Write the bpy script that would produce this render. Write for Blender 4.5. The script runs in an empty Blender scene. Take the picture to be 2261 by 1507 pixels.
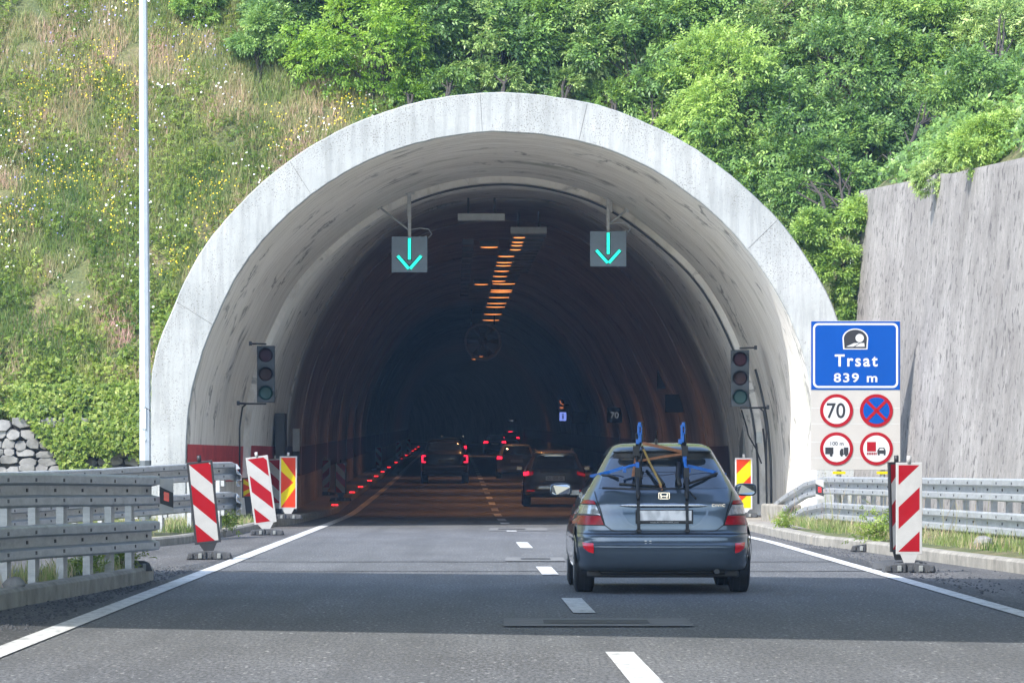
import bpy, bmesh, math, random
import numpy as np
from mathutils import Vector, Matrix, noise

random.seed(7)
RNG = np.random.default_rng(11)
S = bpy.context.scene
COL = S.collection
rad = math.radians

# ------------------------------------------------------------------ camera
F = 10000.0            # focal length in pixels of the 2261 px wide photograph
CAMZ = 1.24
cam_d = bpy.data.cameras.new("camera")
cam = bpy.data.objects.new("camera", cam_d)
COL.objects.link(cam)
cam.location = (0, 0, CAMZ)
cam.rotation_euler = (math.pi / 2, 0, 0)
cam_d.sensor_width = 36.0
cam_d.lens = 36.0 * F / 2261.0
cam_d.shift_y = (1030 - 753.5) / 2261.0
cam_d.clip_start = 0.5
cam_d.clip_end = 3000
S.camera = cam

# ------------------------------------------------------------------ light
SUN_L = Vector((0.52, 0.60, -0.80)).normalized()      # direction the light travels
world = bpy.data.worlds.new("World")
S.world = world
world.use_nodes = True
nt = world.node_tree
nt.nodes.clear()
wo = nt.nodes.new("ShaderNodeOutputWorld")
bg = nt.nodes.new("ShaderNodeBackground")
sky = nt.nodes.new("ShaderNodeTexSky")
sky.sky_type = 'NISHITA'
sky.sun_disc = False
sky.sun_elevation = math.asin(-SUN_L.z)
sky.sun_rotation = math.atan2(-SUN_L.x, -SUN_L.y)
sky.air_density = 1.0
sky.dust_density = 1.0
sky.ozone_density = 1.0
bg.inputs[1].default_value = 0.15
nt.links.new(sky.outputs[0], bg.inputs[0])
nt.links.new(bg.outputs[0], wo.inputs[0])
sun_d = bpy.data.lights.new("sun", 'SUN')
sun_d.energy = 2.05
sun_d.angle = rad(0.5)
sun_d.color = (1.0, 0.975, 0.935)
sun = bpy.data.objects.new("sun", sun_d)
COL.objects.link(sun)
sun.location = (-40, -40, 60)
sun.rotation_euler = SUN_L.to_track_quat('-Z', 'Y').to_euler()
S.view_settings.view_transform = 'Standard'
S.view_settings.look = 'None'
S.view_settings.exposure = 1.78
S.view_settings.gamma = 1.0
S.cycles.use_denoising = True
S.cycles.max_bounces = 12
S.cycles.diffuse_bounces = 8
S.cycles.glossy_bounces = 3
S.cycles.transmission_bounces = 4
S.cycles.transparent_max_bounces = 6
S.cycles.volume_bounces = 0
S.cycles.sample_clamp_indirect = 6.0

# ------------------------------------------------------------------ small helpers
def P(px, py, d):
    return Vector(((px - 1130.5) * d / F, d, CAMZ + (1030 - py) * d / F))

def lerp_tab(tab, t):
    if t <= tab[0][0]: return tab[0][1]
    for (a, va), (b, vb) in zip(tab, tab[1:]):
        if t <= b:
            return va + (vb - va) * (t - a) / (b - a)
    return tab[-1][1]

def smooth_tab(tab, t):          # Catmull-Rom style interpolation with end clamping
    n = len(tab)
    if t <= tab[0][0]: return tab[0][1]
    if t >= tab[-1][0]: return tab[-1][1]
    for i in range(n - 1):
        a, va = tab[i]; b, vb = tab[i + 1]
        if t <= b:
            u = (t - a) / (b - a)
            def slope(k):
                if k <= 0: return (tab[1][1] - tab[0][1]) / (tab[1][0] - tab[0][0])
                if k >= n - 1: return (tab[-1][1] - tab[-2][1]) / (tab[-1][0] - tab[-2][0])
                s0 = (tab[k][1] - tab[k - 1][1]) / (tab[k][0] - tab[k - 1][0])
                s1 = (tab[k + 1][1] - tab[k][1]) / (tab[k + 1][0] - tab[k][0])
                if s0 * s1 <= 0: return 0.0
                return 2 * s0 * s1 / (s0 + s1)
            m0 = slope(i) * (b - a); m1 = slope(i + 1) * (b - a)
            return ((2*u**3 - 3*u*u + 1) * va + (u**3 - 2*u*u + u) * m0 + (-2*u**3 + 3*u*u) * vb + (u**3 - u*u) * m1)

def cx(d):                        # road centre line
    x = 1.1 - 0.0127 * d
    if d > 400: x -= (d - 400) ** 2 / 1800.0
    return x

def zr(d):                        # road height
    if d < 110: return 0.0
    if d < 124: return 0.0099 * (d - 110) ** 2 / 28.0
    return 0.0099 * (d - 117)

class MB:
    def __init__(self):
        self.v = []; self.f = []; self.m = []; self.s = []
    def poly(self, pts, mi=0, smooth=False):
        b = len(self.v)
        self.v += [tuple(p) for p in pts]
        self.f.append(tuple(range(b, b + len(pts)))); self.m.append(mi); self.s.append(smooth)
    def faces(self, pts, fs, mi=0, smooth=False):
        b = len(self.v)
        self.v += [tuple(p) for p in pts]
        for f in fs:
            self.f.append(tuple(i + b for i in f)); self.m.append(mi); self.s.append(smooth)
    def box(self, c, size, mi=0, M=None):
        x, y, z = [s / 2 for s in size]
        pts = [Vector((sx * x, sy * y, sz * z)) for sx in (-1, 1) for sy in (-1, 1) for sz in (-1, 1)]
        if M is not None: pts = [M @ p for p in pts]
        c = Vector(c)
        self.faces([p + c for p in pts], [(0, 1, 3, 2), (4, 6, 7, 5), (0, 4, 5, 1), (2, 3, 7, 6), (0, 2, 6, 4), (1, 5, 7, 3)], mi)
    def prism(self, poly, y0, y1, mi=0):        # polygon in (x, z), extruded from y0 to y1
        n = len(poly)
        pts = [(x, y0, z) for x, z in poly] + [(x, y1, z) for x, z in poly]
        self.faces(pts, [tuple(range(n)), tuple(range(2 * n - 1, n - 1, -1))] + [(i, i + n, (i + 1) % n + n, (i + 1) % n) for i in range(n)], mi)
    def tube(self, pts, r, seg=8, mi=0, smooth=True, caps=True):
        pts = [Vector(p) for p in pts]
        n = len(pts)
        rs = r if isinstance(r, (list, tuple)) else [r] * n
        rings = []
        prev = None
        for i, p in enumerate(pts):
            t = (pts[min(i + 1, n - 1)] - pts[max(i - 1, 0)])
            t = t.normalized() if t.length > 1e-9 else Vector((0, 0, 1))
            if prev is None:
                a = Vector((0, 0, 1)) if abs(t.z) < 0.9 else Vector((1, 0, 0))
                u = t.cross(a).normalized()
            else:
                u = (prev - t * prev.dot(t))
                u = u.normalized() if u.length > 1e-6 else t.orthogonal().normalized()
            prev = u
            w = t.cross(u)
            rings.append([p + (u * math.cos(2 * math.pi * k / seg) + w * math.sin(2 * math.pi * k / seg)) * rs[i] for k in range(seg)])
        flat = [q for ring in rings for q in ring]
        fs = []
        for i in range(n - 1):
            for k in range(seg):
                k2 = (k + 1) % seg
                fs.append((i * seg + k, i * seg + k2, (i + 1) * seg + k2, (i + 1) * seg + k))
        self.faces(flat, fs, mi, smooth)
        if caps:
            self.poly(rings[0][::-1], mi); self.poly(rings[-1], mi)
    def grid(self, rows, mi=0, smooth=True, close_u=False):
        nr, nc = len(rows), len(rows[0])
        flat = [p for r in rows for p in r]
        fs = []
        for i in range(nr - 1):
            for k in range(nc if close_u else nc - 1):
                k2 = (k + 1) % nc
                fs.append((i * nc + k, i * nc + k2, (i + 1) * nc + k2, (i + 1) * nc + k))
        self.faces(flat, fs, mi, smooth)
    def disc(self, c, r, y, mi=0, seg=32, a0=0, a1=2 * math.pi):
        pts = [(c[0] + r * math.cos(a0 + (a1 - a0) * k / seg), y, c[1] + r * math.sin(a0 + (a1 - a0) * k / seg)) for k in range(seg + (0 if abs(a1 - a0 - 2 * math.pi) < 1e-6 else 1))]
        self.poly(pts, mi)
    def ring(self, c, r0, r1, y, mi=0, seg=40):
        rows = [[(c[0] + r * math.cos(2 * math.pi * k / seg), y, c[1] + r * math.sin(2 * math.pi * k / seg)) for k in range(seg)] for r in (r0, r1)]
        self.grid(rows, mi, False, True)
    def build(self, name, mats, parent=None, bevel=0, solid=0):
        me = bpy.data.meshes.new(name)
        me.from_pydata(self.v, [], self.f)
        if not isinstance(mats, (list, tuple)): mats = [mats]
        for m in mats: me.materials.append(m)
        me.polygons.foreach_set("material_index", self.m)
        me.polygons.foreach_set("use_smooth", self.s)
        bm = bmesh.new(); bm.from_mesh(me)
        bmesh.ops.remove_doubles(bm, verts=bm.verts, dist=1e-5)
        bmesh.ops.recalc_face_normals(bm, faces=bm.faces)
        bm.to_mesh(me); bm.free()
        me.update()
        o = bpy.data.objects.new(name, me)
        COL.objects.link(o)
        if parent is not None: o.parent = parent
        if solid:
            md = o.modifiers.new("solid", 'SOLIDIFY'); md.thickness = solid; md.offset = 0
        if bevel:
            md = o.modifiers.new("bevel", 'BEVEL'); md.width = bevel; md.segments = 2; md.limit_method = 'ANGLE'; md.angle_limit = rad(40)
        return o

def thing(name, label, cat, loc=(0, 0, 0), rotz=0, group=None):
    o = bpy.data.objects.new(name, None)
    COL.objects.link(o)
    o.empty_display_size = 0.2
    o.location = loc
    o.rotation_euler = (0, 0, rotz)
    o["label"] = label; o["category"] = cat
    if group: o["group"] = group
    return o

def tag(o, label, cat, group=None, kind=None):
    o["label"] = label; o["category"] = cat
    if group: o["group"] = group
    if kind: o["kind"] = kind
    return o

def struct(o, label=None, kind="structure", cat=None):
    o["kind"] = kind
    if label: o["label"] = label
    o["category"] = cat or o.name.split(".")[0].replace("_", " ")
    return o

def dup(root, loc=None, rotz=None, label=None):
    def cp(o, par):
        c = o.copy(); COL.objects.link(c)
        if par is not None: c.parent = par
        for ch in list(o.children): cp(ch, c)
        return c
    r = cp(root, None)
    if loc is not None: r.location = loc
    if rotz is not None: r.rotation_euler = (r.rotation_euler[0], r.rotation_euler[1], rotz)
    if label: r["label"] = label
    return r

def np_mesh(name, verts, faces, mat, tint=None, parent=None, smooth=False):
    me = bpy.data.meshes.new(name)
    verts = np.asarray(verts, dtype=np.float32); faces = np.asarray(faces, dtype=np.int32)
    k = faces.shape[1]
    me.vertices.add(len(verts)); me.vertices.foreach_set("co", verts.ravel())
    me.loops.add(faces.size); me.loops.foreach_set("vertex_index", faces.ravel())
    me.polygons.add(len(faces))
    me.polygons.foreach_set("loop_start", np.arange(0, faces.size, k, dtype=np.int32))
    if smooth: me.polygons.foreach_set("use_smooth", np.ones(len(faces), dtype=bool))
    if tint is not None:
        at = me.attributes.new("tint", 'FLOAT', 'POINT')
        at.data.foreach_set("value", np.asarray(tint, dtype=np.float32))
    me.materials.append(mat)
    me.update(calc_edges=True)
    o = bpy.data.objects.new(name, me)
    COL.objects.link(o)
    if parent is not None: o.parent = parent
    return o

# ------------------------------------------------------------------ materials
def newmat(name):
    m = bpy.data.materials.new(name)
    m.use_nodes = True
    n = m.node_tree
    return m, n, n.nodes["Principled BSDF"]

def nd(n, kind, **kw):
    x = n.nodes.new(kind)
    for k, v in kw.items(): setattr(x, k, v)
    return x

def ramp(n, stops, interp='LINEAR'):
    r = n.nodes.new("ShaderNodeValToRGB")
    r.color_ramp.interpolation = interp
    e = r.color_ramp.elements
    while len(e) < len(stops): e.new(0.5)
    for el, (p, c) in zip(e, stops):
        el.position = p
        el.color = (c[0], c[1], c[2], 1) if isinstance(c, (tuple, list)) else (c, c, c, 1)
    return r

def coords(n, scale=(1, 1, 1), space="Object"):
    tc = n.nodes.new("ShaderNodeTexCoord")
    mp = n.nodes.new("ShaderNodeMapping")
    mp.inputs["Scale"].default_value = scale
    n.links.new(tc.outputs[space], mp.inputs[0])
    return mp.outputs[0]

def noise_tex(n, co, scale, detail=4, rough=0.6, dist=0.0):
    t = n.nodes.new("ShaderNodeTexNoise")
    t.inputs["Scale"].default_value = scale
    t.inputs["Detail"].default_value = detail
    t.inputs["Roughness"].default_value = rough
    t.inputs["Distortion"].default_value = dist
    n.links.new(co, t.inputs["Vector"])
    return t.outputs["Fac"]

def mix(n, fac, a, b, mode='MIX'):
    x = n.nodes.new("ShaderNodeMix")
    x.data_type = 'RGBA'; x.blend_type = mode
    for sock, val in ((x.inputs[0], fac), (x.inputs[6], a), (x.inputs[7], b)):
        if isinstance(val, (int, float)): sock.default_value = val
        elif isinstance(val, (tuple, list)): sock.default_value = (val[0], val[1], val[2], 1)
        else: n.links.new(val, sock)
    return x.outputs[2]

def bump(n, bs, h, strength=0.3, dist=0.02):
    b = n.nodes.new("ShaderNodeBump")
    b.inputs["Strength"].default_value = strength
    b.inputs["Distance"].default_value = dist
    n.links.new(h, b.inputs["Height"])
    n.links.new(b.outputs[0], bs.inputs["Normal"])

def plain(name, c, rough=0.5, metal=0.0, var=0.12, scale=6.0, spec=0.5, coat=0.0, bmp=0.0):
    m, n, bs = newmat(name)
    co = coords(n)
    f = noise_tex(n, co, scale, 5, 0.65)
    r = ramp(n, [(0.3, tuple(max(0, x * (1 - var)) for x in c)), (0.7, tuple(min(1, x * (1 + var)) for x in c))])
    n.links.new(f, r.inputs[0])
    n.links.new(r.outputs[0], bs.inputs["Base Color"])
    bs.inputs["Roughness"].default_value = rough
    bs.inputs["Metallic"].default_value = metal
    bs.inputs["Specular IOR Level"].default_value = spec
    bs.inputs["Coat Weight"].default_value = coat
    bs.inputs["Coat Roughness"].default_value = 0.04
    if bmp: bump(n, bs, noise_tex(n, co, scale * 8, 4), bmp, 0.01)
    return m

def emit(name, c, strength, base=(0.02, 0.02, 0.02)):
    m, n, bs = newmat(name)
    bs.inputs["Base Color"].default_value = (*base, 1)
    bs.inputs["Emission Color"].default_value = (*c, 1)
    bs.inputs["Emission Strength"].default_value = strength
    return m

def mat_portal():
    m, n, bs = newmat("white_weathered_concrete")
    co = coords(n)
    big = ramp(n, [(0.3, (0.31, 0.325, 0.32)), (0.62, (0.41, 0.42, 0.41))]); n.links.new(noise_tex(n, co, 0.7, 5), big.inputs[0])
    stk = ramp(n, [(0.40, 0.66), (0.56, 1.0)]); n.links.new(noise_tex(n, coords(n, (2.6, 2.6, 0.25)), 2.0, 5, 0.7), stk.inputs[0])
    c = mix(n, 0.55, big.outputs[0], stk.outputs[0], 'MULTIPLY')
    # clustered flaking spots
    sp = noise_tex(n, coords(n, (1, 1, 0.7)), 13, 8, 0.78)
    cl = noise_tex(n, co, 1.05, 3, 0.5)
    add = n.nodes.new("ShaderNodeMath"); add.operation = 'MULTIPLY_ADD'
    n.links.new(cl, add.inputs[0]); add.inputs[1].default_value = 0.75; n.links.new(sp, add.inputs[2])
    # the weather side of the crown is flakiest
    sep = n.nodes.new("ShaderNodeSeparateXYZ"); n.links.new(co, sep.inputs[0])
    hz = n.nodes.new("ShaderNodeMapRange"); hz.inputs[1].default_value = 5.5; hz.inputs[2].default_value = 9.0
    hz.inputs[3].default_value = 0.0; hz.inputs[4].default_value = 0.055
    n.links.new(sep.outputs[2], hz.inputs[0])
    add2 = n.nodes.new("ShaderNodeMath"); n.links.new(add.outputs[0], add2.inputs[0]); n.links.new(hz.outputs[0], add2.inputs[1])
    # and the outer rim, where water runs off the hill
    cb = n.nodes.new("ShaderNodeCombineXYZ"); n.links.new(sep.outputs[0], cb.inputs[0]); n.links.new(sep.outputs[2], cb.inputs[1])
    vs = n.nodes.new("ShaderNodeVectorMath"); vs.operation = 'DISTANCE'; n.links.new(cb.outputs[0], vs.inputs[0]); vs.inputs[1].default_value = (-.12, 1.7, 0)
    rm = n.nodes.new("ShaderNodeMapRange"); rm.inputs[1].default_value = 6.65; rm.inputs[2].default_value = 7.2; rm.inputs[3].default_value = 0.0; rm.inputs[4].default_value = 0.10
    n.links.new(vs.outputs["Value"], rm.inputs[0])
    add3 = n.nodes.new("ShaderNodeMath"); n.links.new(add2.outputs[0], add3.inputs[0]); n.links.new(rm.outputs[0], add3.inputs[1])
    spr = ramp(n, [(0.90, 0.0), (1.0, 0.8)]); n.links.new(add3.outputs[0], spr.inputs[0])
    sk = ramp(n, [(0.555, 0.0), (0.605, 1.0)]); n.links.new(noise_tex(n, co, 34, 3, 0.6), sk.inputs[0])
    ml = n.nodes.new('ShaderNodeMath'); ml.operation = 'MULTIPLY'; n.links.new(spr.outputs[0], ml.inputs[0]); n.links.new(sk.outputs[0], ml.inputs[1])
    c = mix(n, ml.outputs[0], c, (0.125, 0.108, 0.092))
    fine = ramp(n, [(0.645, 0.0), (0.70, 0.55)]); n.links.new(noise_tex(n, co, 22, 4, 0.65), fine.inputs[0])
    c = mix(n, fine.outputs[0], c, (0.14, 0.135, 0.125))
    n.links.new(c, bs.inputs["Base Color"])
    bs.inputs["Roughness"].default_value = 0.85
    bump(n, bs, noise_tex(n, co, 14, 8, 0.7), 0.5, 0.02)
    return m

def mat_vault(name, lo, hi, dark, joints=True, brown=(0.30, 0.25, 0.19)):
    m, n, bs = newmat(name)
    co = coords(n)
    a = ramp(n, [(0.3, lo), (0.7, hi)]); n.links.new(noise_tex(n, co, 0.55, 6, 0.6, 0.4), a.inputs[0])
    st = ramp(n, [(0.46, 0.0), (0.78, 1.0)]); n.links.new(noise_tex(n, coords(n, (0.22, 1.9, 0.16)), 2.2, 7, 0.72), st.inputs[0])
    c = mix(n, st.outputs[0], a.outputs[0], dark)
    st2 = ramp(n, [(0.56, 0.0), (0.70, 0.8)]); n.links.new(noise_tex(n, coords(n, (0.3, 6.0, 0.12)), 1.8, 6, 0.7), st2.inputs[0])
    c = mix(n, st2.outputs[0], c, brown)
    gr = ramp(n, [(0.60, 0.0), (0.74, 0.7)]); n.links.new(noise_tex(n, coords(n, (0.5, 0.9, 0.35)), 0.8, 4, 0.6), gr.inputs[0])
    c = mix(n, gr.outputs[0], c, (0.24, 0.25, 0.17))
    cr = ramp(n, [(0.470, 0.0), (0.497, 1.0), (0.503, 1.0), (0.53, 0.0)]); n.links.new(noise_tex(n, co, 0.5, 7, 0.62, 0.8), cr.inputs[0])
    cm = ramp(n, [(0.52, 0.0), (0.62, 0.75)]); n.links.new(noise_tex(n, co, 0.8, 2), cm.inputs[0])
    crm = n.nodes.new("ShaderNodeMath"); crm.operation = 'MULTIPLY'
    n.links.new(cr.outputs[0], crm.inputs[0]); n.links.new(cm.outputs[0], crm.inputs[1])
    c = mix(n, crm.outputs[0], c, (0.10, 0.10, 0.095))
    n.links.new(c, bs.inputs["Base Color"])
    bs.inputs["Roughness"].default_value = 0.8
    bump(n, bs, noise_tex(n, co, 9, 6, 0.7), 0.3, 0.02)
    return m

def mat_retaining():
    m, n, bs = newmat("streaked_retaining_concrete")
    co = coords(n)
    a = ramp(n, [(0.32, (0.215, 0.198, 0.182)), (0.68, (0.345, 0.323, 0.30))]); n.links.new(noise_tex(n, co, 0.45, 6, 0.65), a.inputs[0])
    # run-off streaks follow the leaning face: shear z into y a little
    st = ramp(n, [(0.32, 0.80), (0.5, 0.96), (0.68, 1.10)]); n.links.new(noise_tex(n, coords(n, (0.4, 1.3, 0.16)), 2.0, 6, 0.75, 0.5), st.inputs[0])
    c = mix(n, 1.0, a.outputs[0], st.outputs[0], 'MULTIPLY')
    ws = ramp(n, [(0.66, 0.0), (0.76, 0.35)]); n.links.new(noise_tex(n, coords(n, (0.6, 7.0, 0.22)), 1.6, 6, 0.7), ws.inputs[0])
    c = mix(n, ws.outputs[0], c, (0.45, 0.42, 0.38))
    gm = ramp(n, [(0.33, 0.74), (0.67, 1.28)]); n.links.new(noise_tex(n, coords(n, (1, .8, 0.5)), 6, 8, 0.85), gm.inputs[0])
    c = mix(n, 1.0, c, gm.outputs[0], 'MULTIPLY')
    pit = ramp(n, [(0.585, 0.0), (0.63, 0.85)]); n.links.new(noise_tex(n, coords(n, (6, 2.6, 2.2)), 2.0, 3, 0.6), pit.inputs[0])
    c = mix(n, pit.outputs[0], c, (0.11, 0.10, 0.095))
    lt = ramp(n, [(0.67, 0.0), (0.73, 0.45)]); n.links.new(noise_tex(n, coords(n, (1, .6, .45)), 9, 3, 0.6), lt.inputs[0])
    c = mix(n, lt.outputs[0], c, (0.50, 0.47, 0.43))
    n.links.new(c, bs.inputs["Base Color"])
    bs.inputs["Roughness"].default_value = 0.9
    bump(n, bs, noise_tex(n, coords(n, (2, 2, 0.8)), 6, 8, 0.75), 0.8, 0.05)
    return m

def mat_asphalt(name, base, speck=0.5, patch=0.25, tracks=False):
    m, n, bs = newmat(name)
    co = coords(n)
    lo = tuple(x * (1 - patch) for x in base); hi = tuple(x * (1 + patch) for x in base)
    a = ramp(n, [(0.32, lo), (0.68, hi)]); n.links.new(noise_tex(n, coords(n, (1, 0.22, 1)), 0.9, 6, 0.65), a.inputs[0])
    g = ramp(n, [(0.40, 0.5), (0.60, 1.5)]); n.links.new(noise_tex(n, coords(n, (1, 0.16, 1)), 42, 4, 0.8), g.inputs[0])
    c = mix(n, 1.0, a.outputs[0], g.outputs[0], 'MULTIPLY')
    sp = ramp(n, [(0.655, 0.0), (0.70, speck)]); n.links.new(noise_tex(n, coords(n, (1, 0.3, 1)), 24, 2, 0.5), sp.inputs[0])
    c = mix(n, sp.outputs[0], c, (0.55, 0.53, 0.50))
    dk = ramp(n, [(0.48, 0.0), (0.70, 0.55)]); n.links.new(noise_tex(n, coords(n, (1.6, 0.025, 1)), 1.0, 5, 0.65), dk.inputs[0])
    c = mix(n, dk.outputs[0], c, tuple(x * 0.62 for x in base))
    n.links.new(c, bs.inputs["Base Color"])
    bs.inputs["Roughness"].default_value = 0.72
    bs.inputs["Specular IOR Level"].default_value = 0.35
    bump(n, bs, noise_tex(n, co, 60, 4, 0.7), 0.5, 0.008)
    return m

def mat_road_paint():
    m, n, bs = newmat("worn_road_paint")
    a = ramp(n, [(0.30, (0.26, 0.26, 0.25)), (0.54, (0.60, 0.60, 0.58))]); n.links.new(noise_tex(n, coords(n, (1, 0.3, 1)), 9, 7, 0.72), a.inputs[0])
    n.links.new(a.outputs[0], bs.inputs["Base Color"])
    bs.inputs["Roughness"].default_value = 0.6
    return m

def mat_leaf(name, stops, trans=0.35, gloss=0.28):
    m, n, bs = newmat(name)
    at = n.nodes.new("ShaderNodeAttribute"); at.attribute_name = "tint"
    r = ramp(n, stops)
    n.links.new(at.outputs["Fac"], r.inputs[0])
    n.links.new(r.outputs[0], bs.inputs["Base Color"])
    bs.inputs["Roughness"].default_value = 0.42
    bs.inputs["Specular IOR Level"].default_value = gloss
    tr = n.nodes.new("ShaderNodeBsdfTranslucent")
    hs = n.nodes.new("ShaderNodeHueSaturation"); hs.inputs["Value"].default_value = 1.3; hs.inputs["Saturation"].default_value = 1.1; hs.inputs["Hue"].default_value = 0.485
    n.links.new(r.outputs[0], hs.inputs["Color"]); n.links.new(hs.outputs[0], tr.inputs[0])
    ms = n.nodes.new("ShaderNodeMixShader"); ms.inputs[0].default_value = trans
    n.links.new(bs.outputs[0], ms.inputs[1]); n.links.new(tr.outputs[0], ms.inputs[2])
    n.links.new(ms.outputs[0], n.nodes["Material Output"].inputs[0])
    return m

def mat_soil():
    m, n, bs = newmat("hill_soil")
    co = coords(n)
    a = ramp(n, [(0.3, (0.06, 0.09, 0.03)), (0.5, (0.13, 0.14, 0.05)), (0.68, (0.26, 0.20, 0.11))]); n.links.new(noise_tex(n, co, 0.8, 7, 0.7), a.inputs[0])
    g = ramp(n, [(0.3, 0.5), (0.7, 1.3)]); n.links.new(noise_tex(n, co, 18, 4, 0.7), g.inputs[0])
    n.links.new(mix(n, 1.0, a.outputs[0], g.outputs[0], 'MULTIPLY'), bs.inputs["Base Color"])
    bs.inputs["Roughness"].default_value = 0.95
    bump(n, bs, noise_tex(n, co, 12, 6, 0.7), 0.8, 0.06)
    return m

def mat_galv():
    m, n, bs = newmat("galvanised_steel")
    co = coords(n)
    a = ramp(n, [(0.3, (0.31, 0.325, 0.335)), (0.7, (0.50, 0.515, 0.52))]); n.links.new(noise_tex(n, coords(n, (1.2, 1.2, 5)), 2.5, 6, 0.7), a.inputs[0])
    d = ramp(n, [(0.58, 0.0), (0.75, 0.6)]); n.links.new(noise_tex(n, coords(n, (1.0, 1.0, 0.6)), 5, 6, 0.75), d.inputs[0])
    n.links.new(mix(n, d.outputs[0], a.outputs[0], (0.25, 0.245, 0.23)), bs.inputs["Base Color"])
    bs.inputs["Metallic"].default_value = 0.35
    bs.inputs["Roughness"].default_value = 0.48
    return m

def mat_paint(name, c, metal=0.35, rough=0.32, coat=1.0):
    m, n, bs = newmat(name)
    co = coords(n)
    r = ramp(n, [(0.3, tuple(x * 0.9 for x in c)), (0.7, tuple(x * 1.1 for x in c))]); n.links.new(noise_tex(n, co, 2.0, 5), r.inputs[0])
    # dust low on the body
    sep = n.nodes.new("ShaderNodeSeparateXYZ"); n.links.new(co, sep.inputs[0])
    mr = n.nodes.new("ShaderNodeMapRange"); mr.inputs[1].default_value = 0.75; mr.inputs[2].default_value = 0.2
    mr.inputs[3].default_value = 0.0; mr.inputs[4].default_value = 0.30
    n.links.new(sep.outputs[2], mr.inputs[0])
    c2 = mix(n, mr.outputs[0], r.outputs[0], (0.10, 0.095, 0.085))
    n.links.new(c2, bs.inputs["Base Color"])
    bs.inputs["Metallic"].default_value = metal
    bs.inputs["Roughness"].default_value = rough
    bs.inputs["Coat Weight"].default_value = coat
    bs.inputs["Coat Roughness"].default_value = 0.05
    return m

def mat_plate():
    m, n, bs = newmat("smudged_plate")
    a = ramp(n, [(0.36, (0.66, 0.65, 0.67)), (0.54, (0.92, 0.90, 0.92))]); n.links.new(noise_tex(n, coords(n, (11, 1, 4.5)), 1.6, 1, 0.3), a.inputs[0])
    n.links.new(a.outputs[0], bs.inputs["Base Color"])
    bs.inputs["Roughness"].default_value = 0.4
    return m

M = {}
M['portal'] = mat_portal()
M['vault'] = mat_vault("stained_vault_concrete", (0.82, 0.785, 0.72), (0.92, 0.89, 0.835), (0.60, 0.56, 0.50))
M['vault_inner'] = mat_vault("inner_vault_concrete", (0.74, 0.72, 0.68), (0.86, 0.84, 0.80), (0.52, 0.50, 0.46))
M['lining'] = mat_vault("dark_lining_concrete", (0.26, 0.24, 0.22), (0.44, 0.40, 0.37), (0.14, 0.13, 0.12))  # darker, browner concrete than the vault
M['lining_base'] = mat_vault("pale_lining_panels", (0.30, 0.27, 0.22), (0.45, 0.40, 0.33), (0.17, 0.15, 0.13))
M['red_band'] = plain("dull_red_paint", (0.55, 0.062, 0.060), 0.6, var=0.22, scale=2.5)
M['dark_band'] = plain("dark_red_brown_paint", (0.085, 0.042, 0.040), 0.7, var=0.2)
M['ret'] = mat_retaining()
M['asphalt'] = mat_asphalt("grey_asphalt", (0.112, 0.113, 0.114), 0.6, 0.2)
M['asphalt_old'] = mat_asphalt("old_shoulder_asphalt", (0.100, 0.096, 0.092), 0.6, 0.3)
M['asphalt_dark'] = mat_asphalt("dark_joint_asphalt", (0.055, 0.055, 0.056), 0.5, 0.3)
M['rpaint'] = mat_road_paint()
M['kerb'] = plain("kerb_concrete", (0.27, 0.25, 0.21), 0.9, var=0.35, scale=3.0, bmp=0.4)
M['walkway'] = plain("walkway_concrete", (0.24, 0.22, 0.19), 0.9, var=0.3, scale=2.0, bmp=0.3)
M['soil'] = mat_soil()
M['galv'] = mat_galv()
M['pole'] = plain("pole_steel", (0.52, 0.57, 0.61), 0.42, 0.25, 0.1, 2.0)
M['pole_base'] = plain("pole_base_coating", (0.10, 0.115, 0.12), 0.6)
M['dark_metal'] = plain("dark_metal", (0.045, 0.048, 0.052), 0.5, 0.3)
M['black'] = plain("black_plastic", (0.018, 0.018, 0.020), 0.5)
M['rubber'] = plain("weathered_rubber", (0.055, 0.057, 0.06), 0.8, var=0.3, bmp=0.3)
M['tyre'] = plain("tyre_rubber", (0.014, 0.014, 0.015), 0.75)
M['rim'] = plain("alloy_rim", (0.45, 0.46, 0.48), 0.3, 0.8)
M['white_sign'] = plain("white_reflective", (0.48, 0.48, 0.475), 0.45, var=0.04)
M['dirty_white'] = plain("dirty_white_reflective", (0.38, 0.37, 0.35), 0.5, var=0.10, scale=5)
M['red_sign'] = plain("red_reflective", (0.27, 0.003, 0.008), 0.5, spec=0.15, var=0.08)
M['orange_sign'] = plain("orange_red_reflective", (0.50, 0.034, 0.006), 0.5, spec=0.15, var=0.06)
M['yellow_sign'] = plain("yellow_reflective", (0.54, 0.42, 0.0), 0.5, spec=0.15, var=0.05)
M['blue_sign'] = plain("blue_reflective", (0.0, 0.052, 0.265), 0.5, spec=0.12, var=0.05, scale=1.5)
M['cream'] = plain("cream_sign_panel", (0.37, 0.35, 0.32), 0.5, var=0.05, scale=2)
M['ink'] = plain("black_ink", (0.012, 0.012, 0.014), 0.5)
M['grey_panel'] = plain("signal_panel", (0.16, 0.225, 0.30), 0.35, var=0.08)
M['lamp_white'] = plain("luminaire_housing", (0.50, 0.53, 0.52), 0.5, var=0.12)
M['lamp_grey'] = plain("luminaire_grey", (0.20, 0.21, 0.20), 0.55, var=0.12)
M['cyan'] = emit("green_signal_light", (0.015, 0.80, 0.58), 0.62)
M['sodium'] = emit("sodium_lamp", (1.0, 0.30, 0.07), 0.75)
M['red_lamp'] = emit("red_led", (1.0, 0.02, 0.025), 1.0)
M['tail_lit'] = emit("lit_tail_lamp", (1.0, 0.015, 0.05), 0.75, (0.3, 0.0, 0.01))
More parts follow.
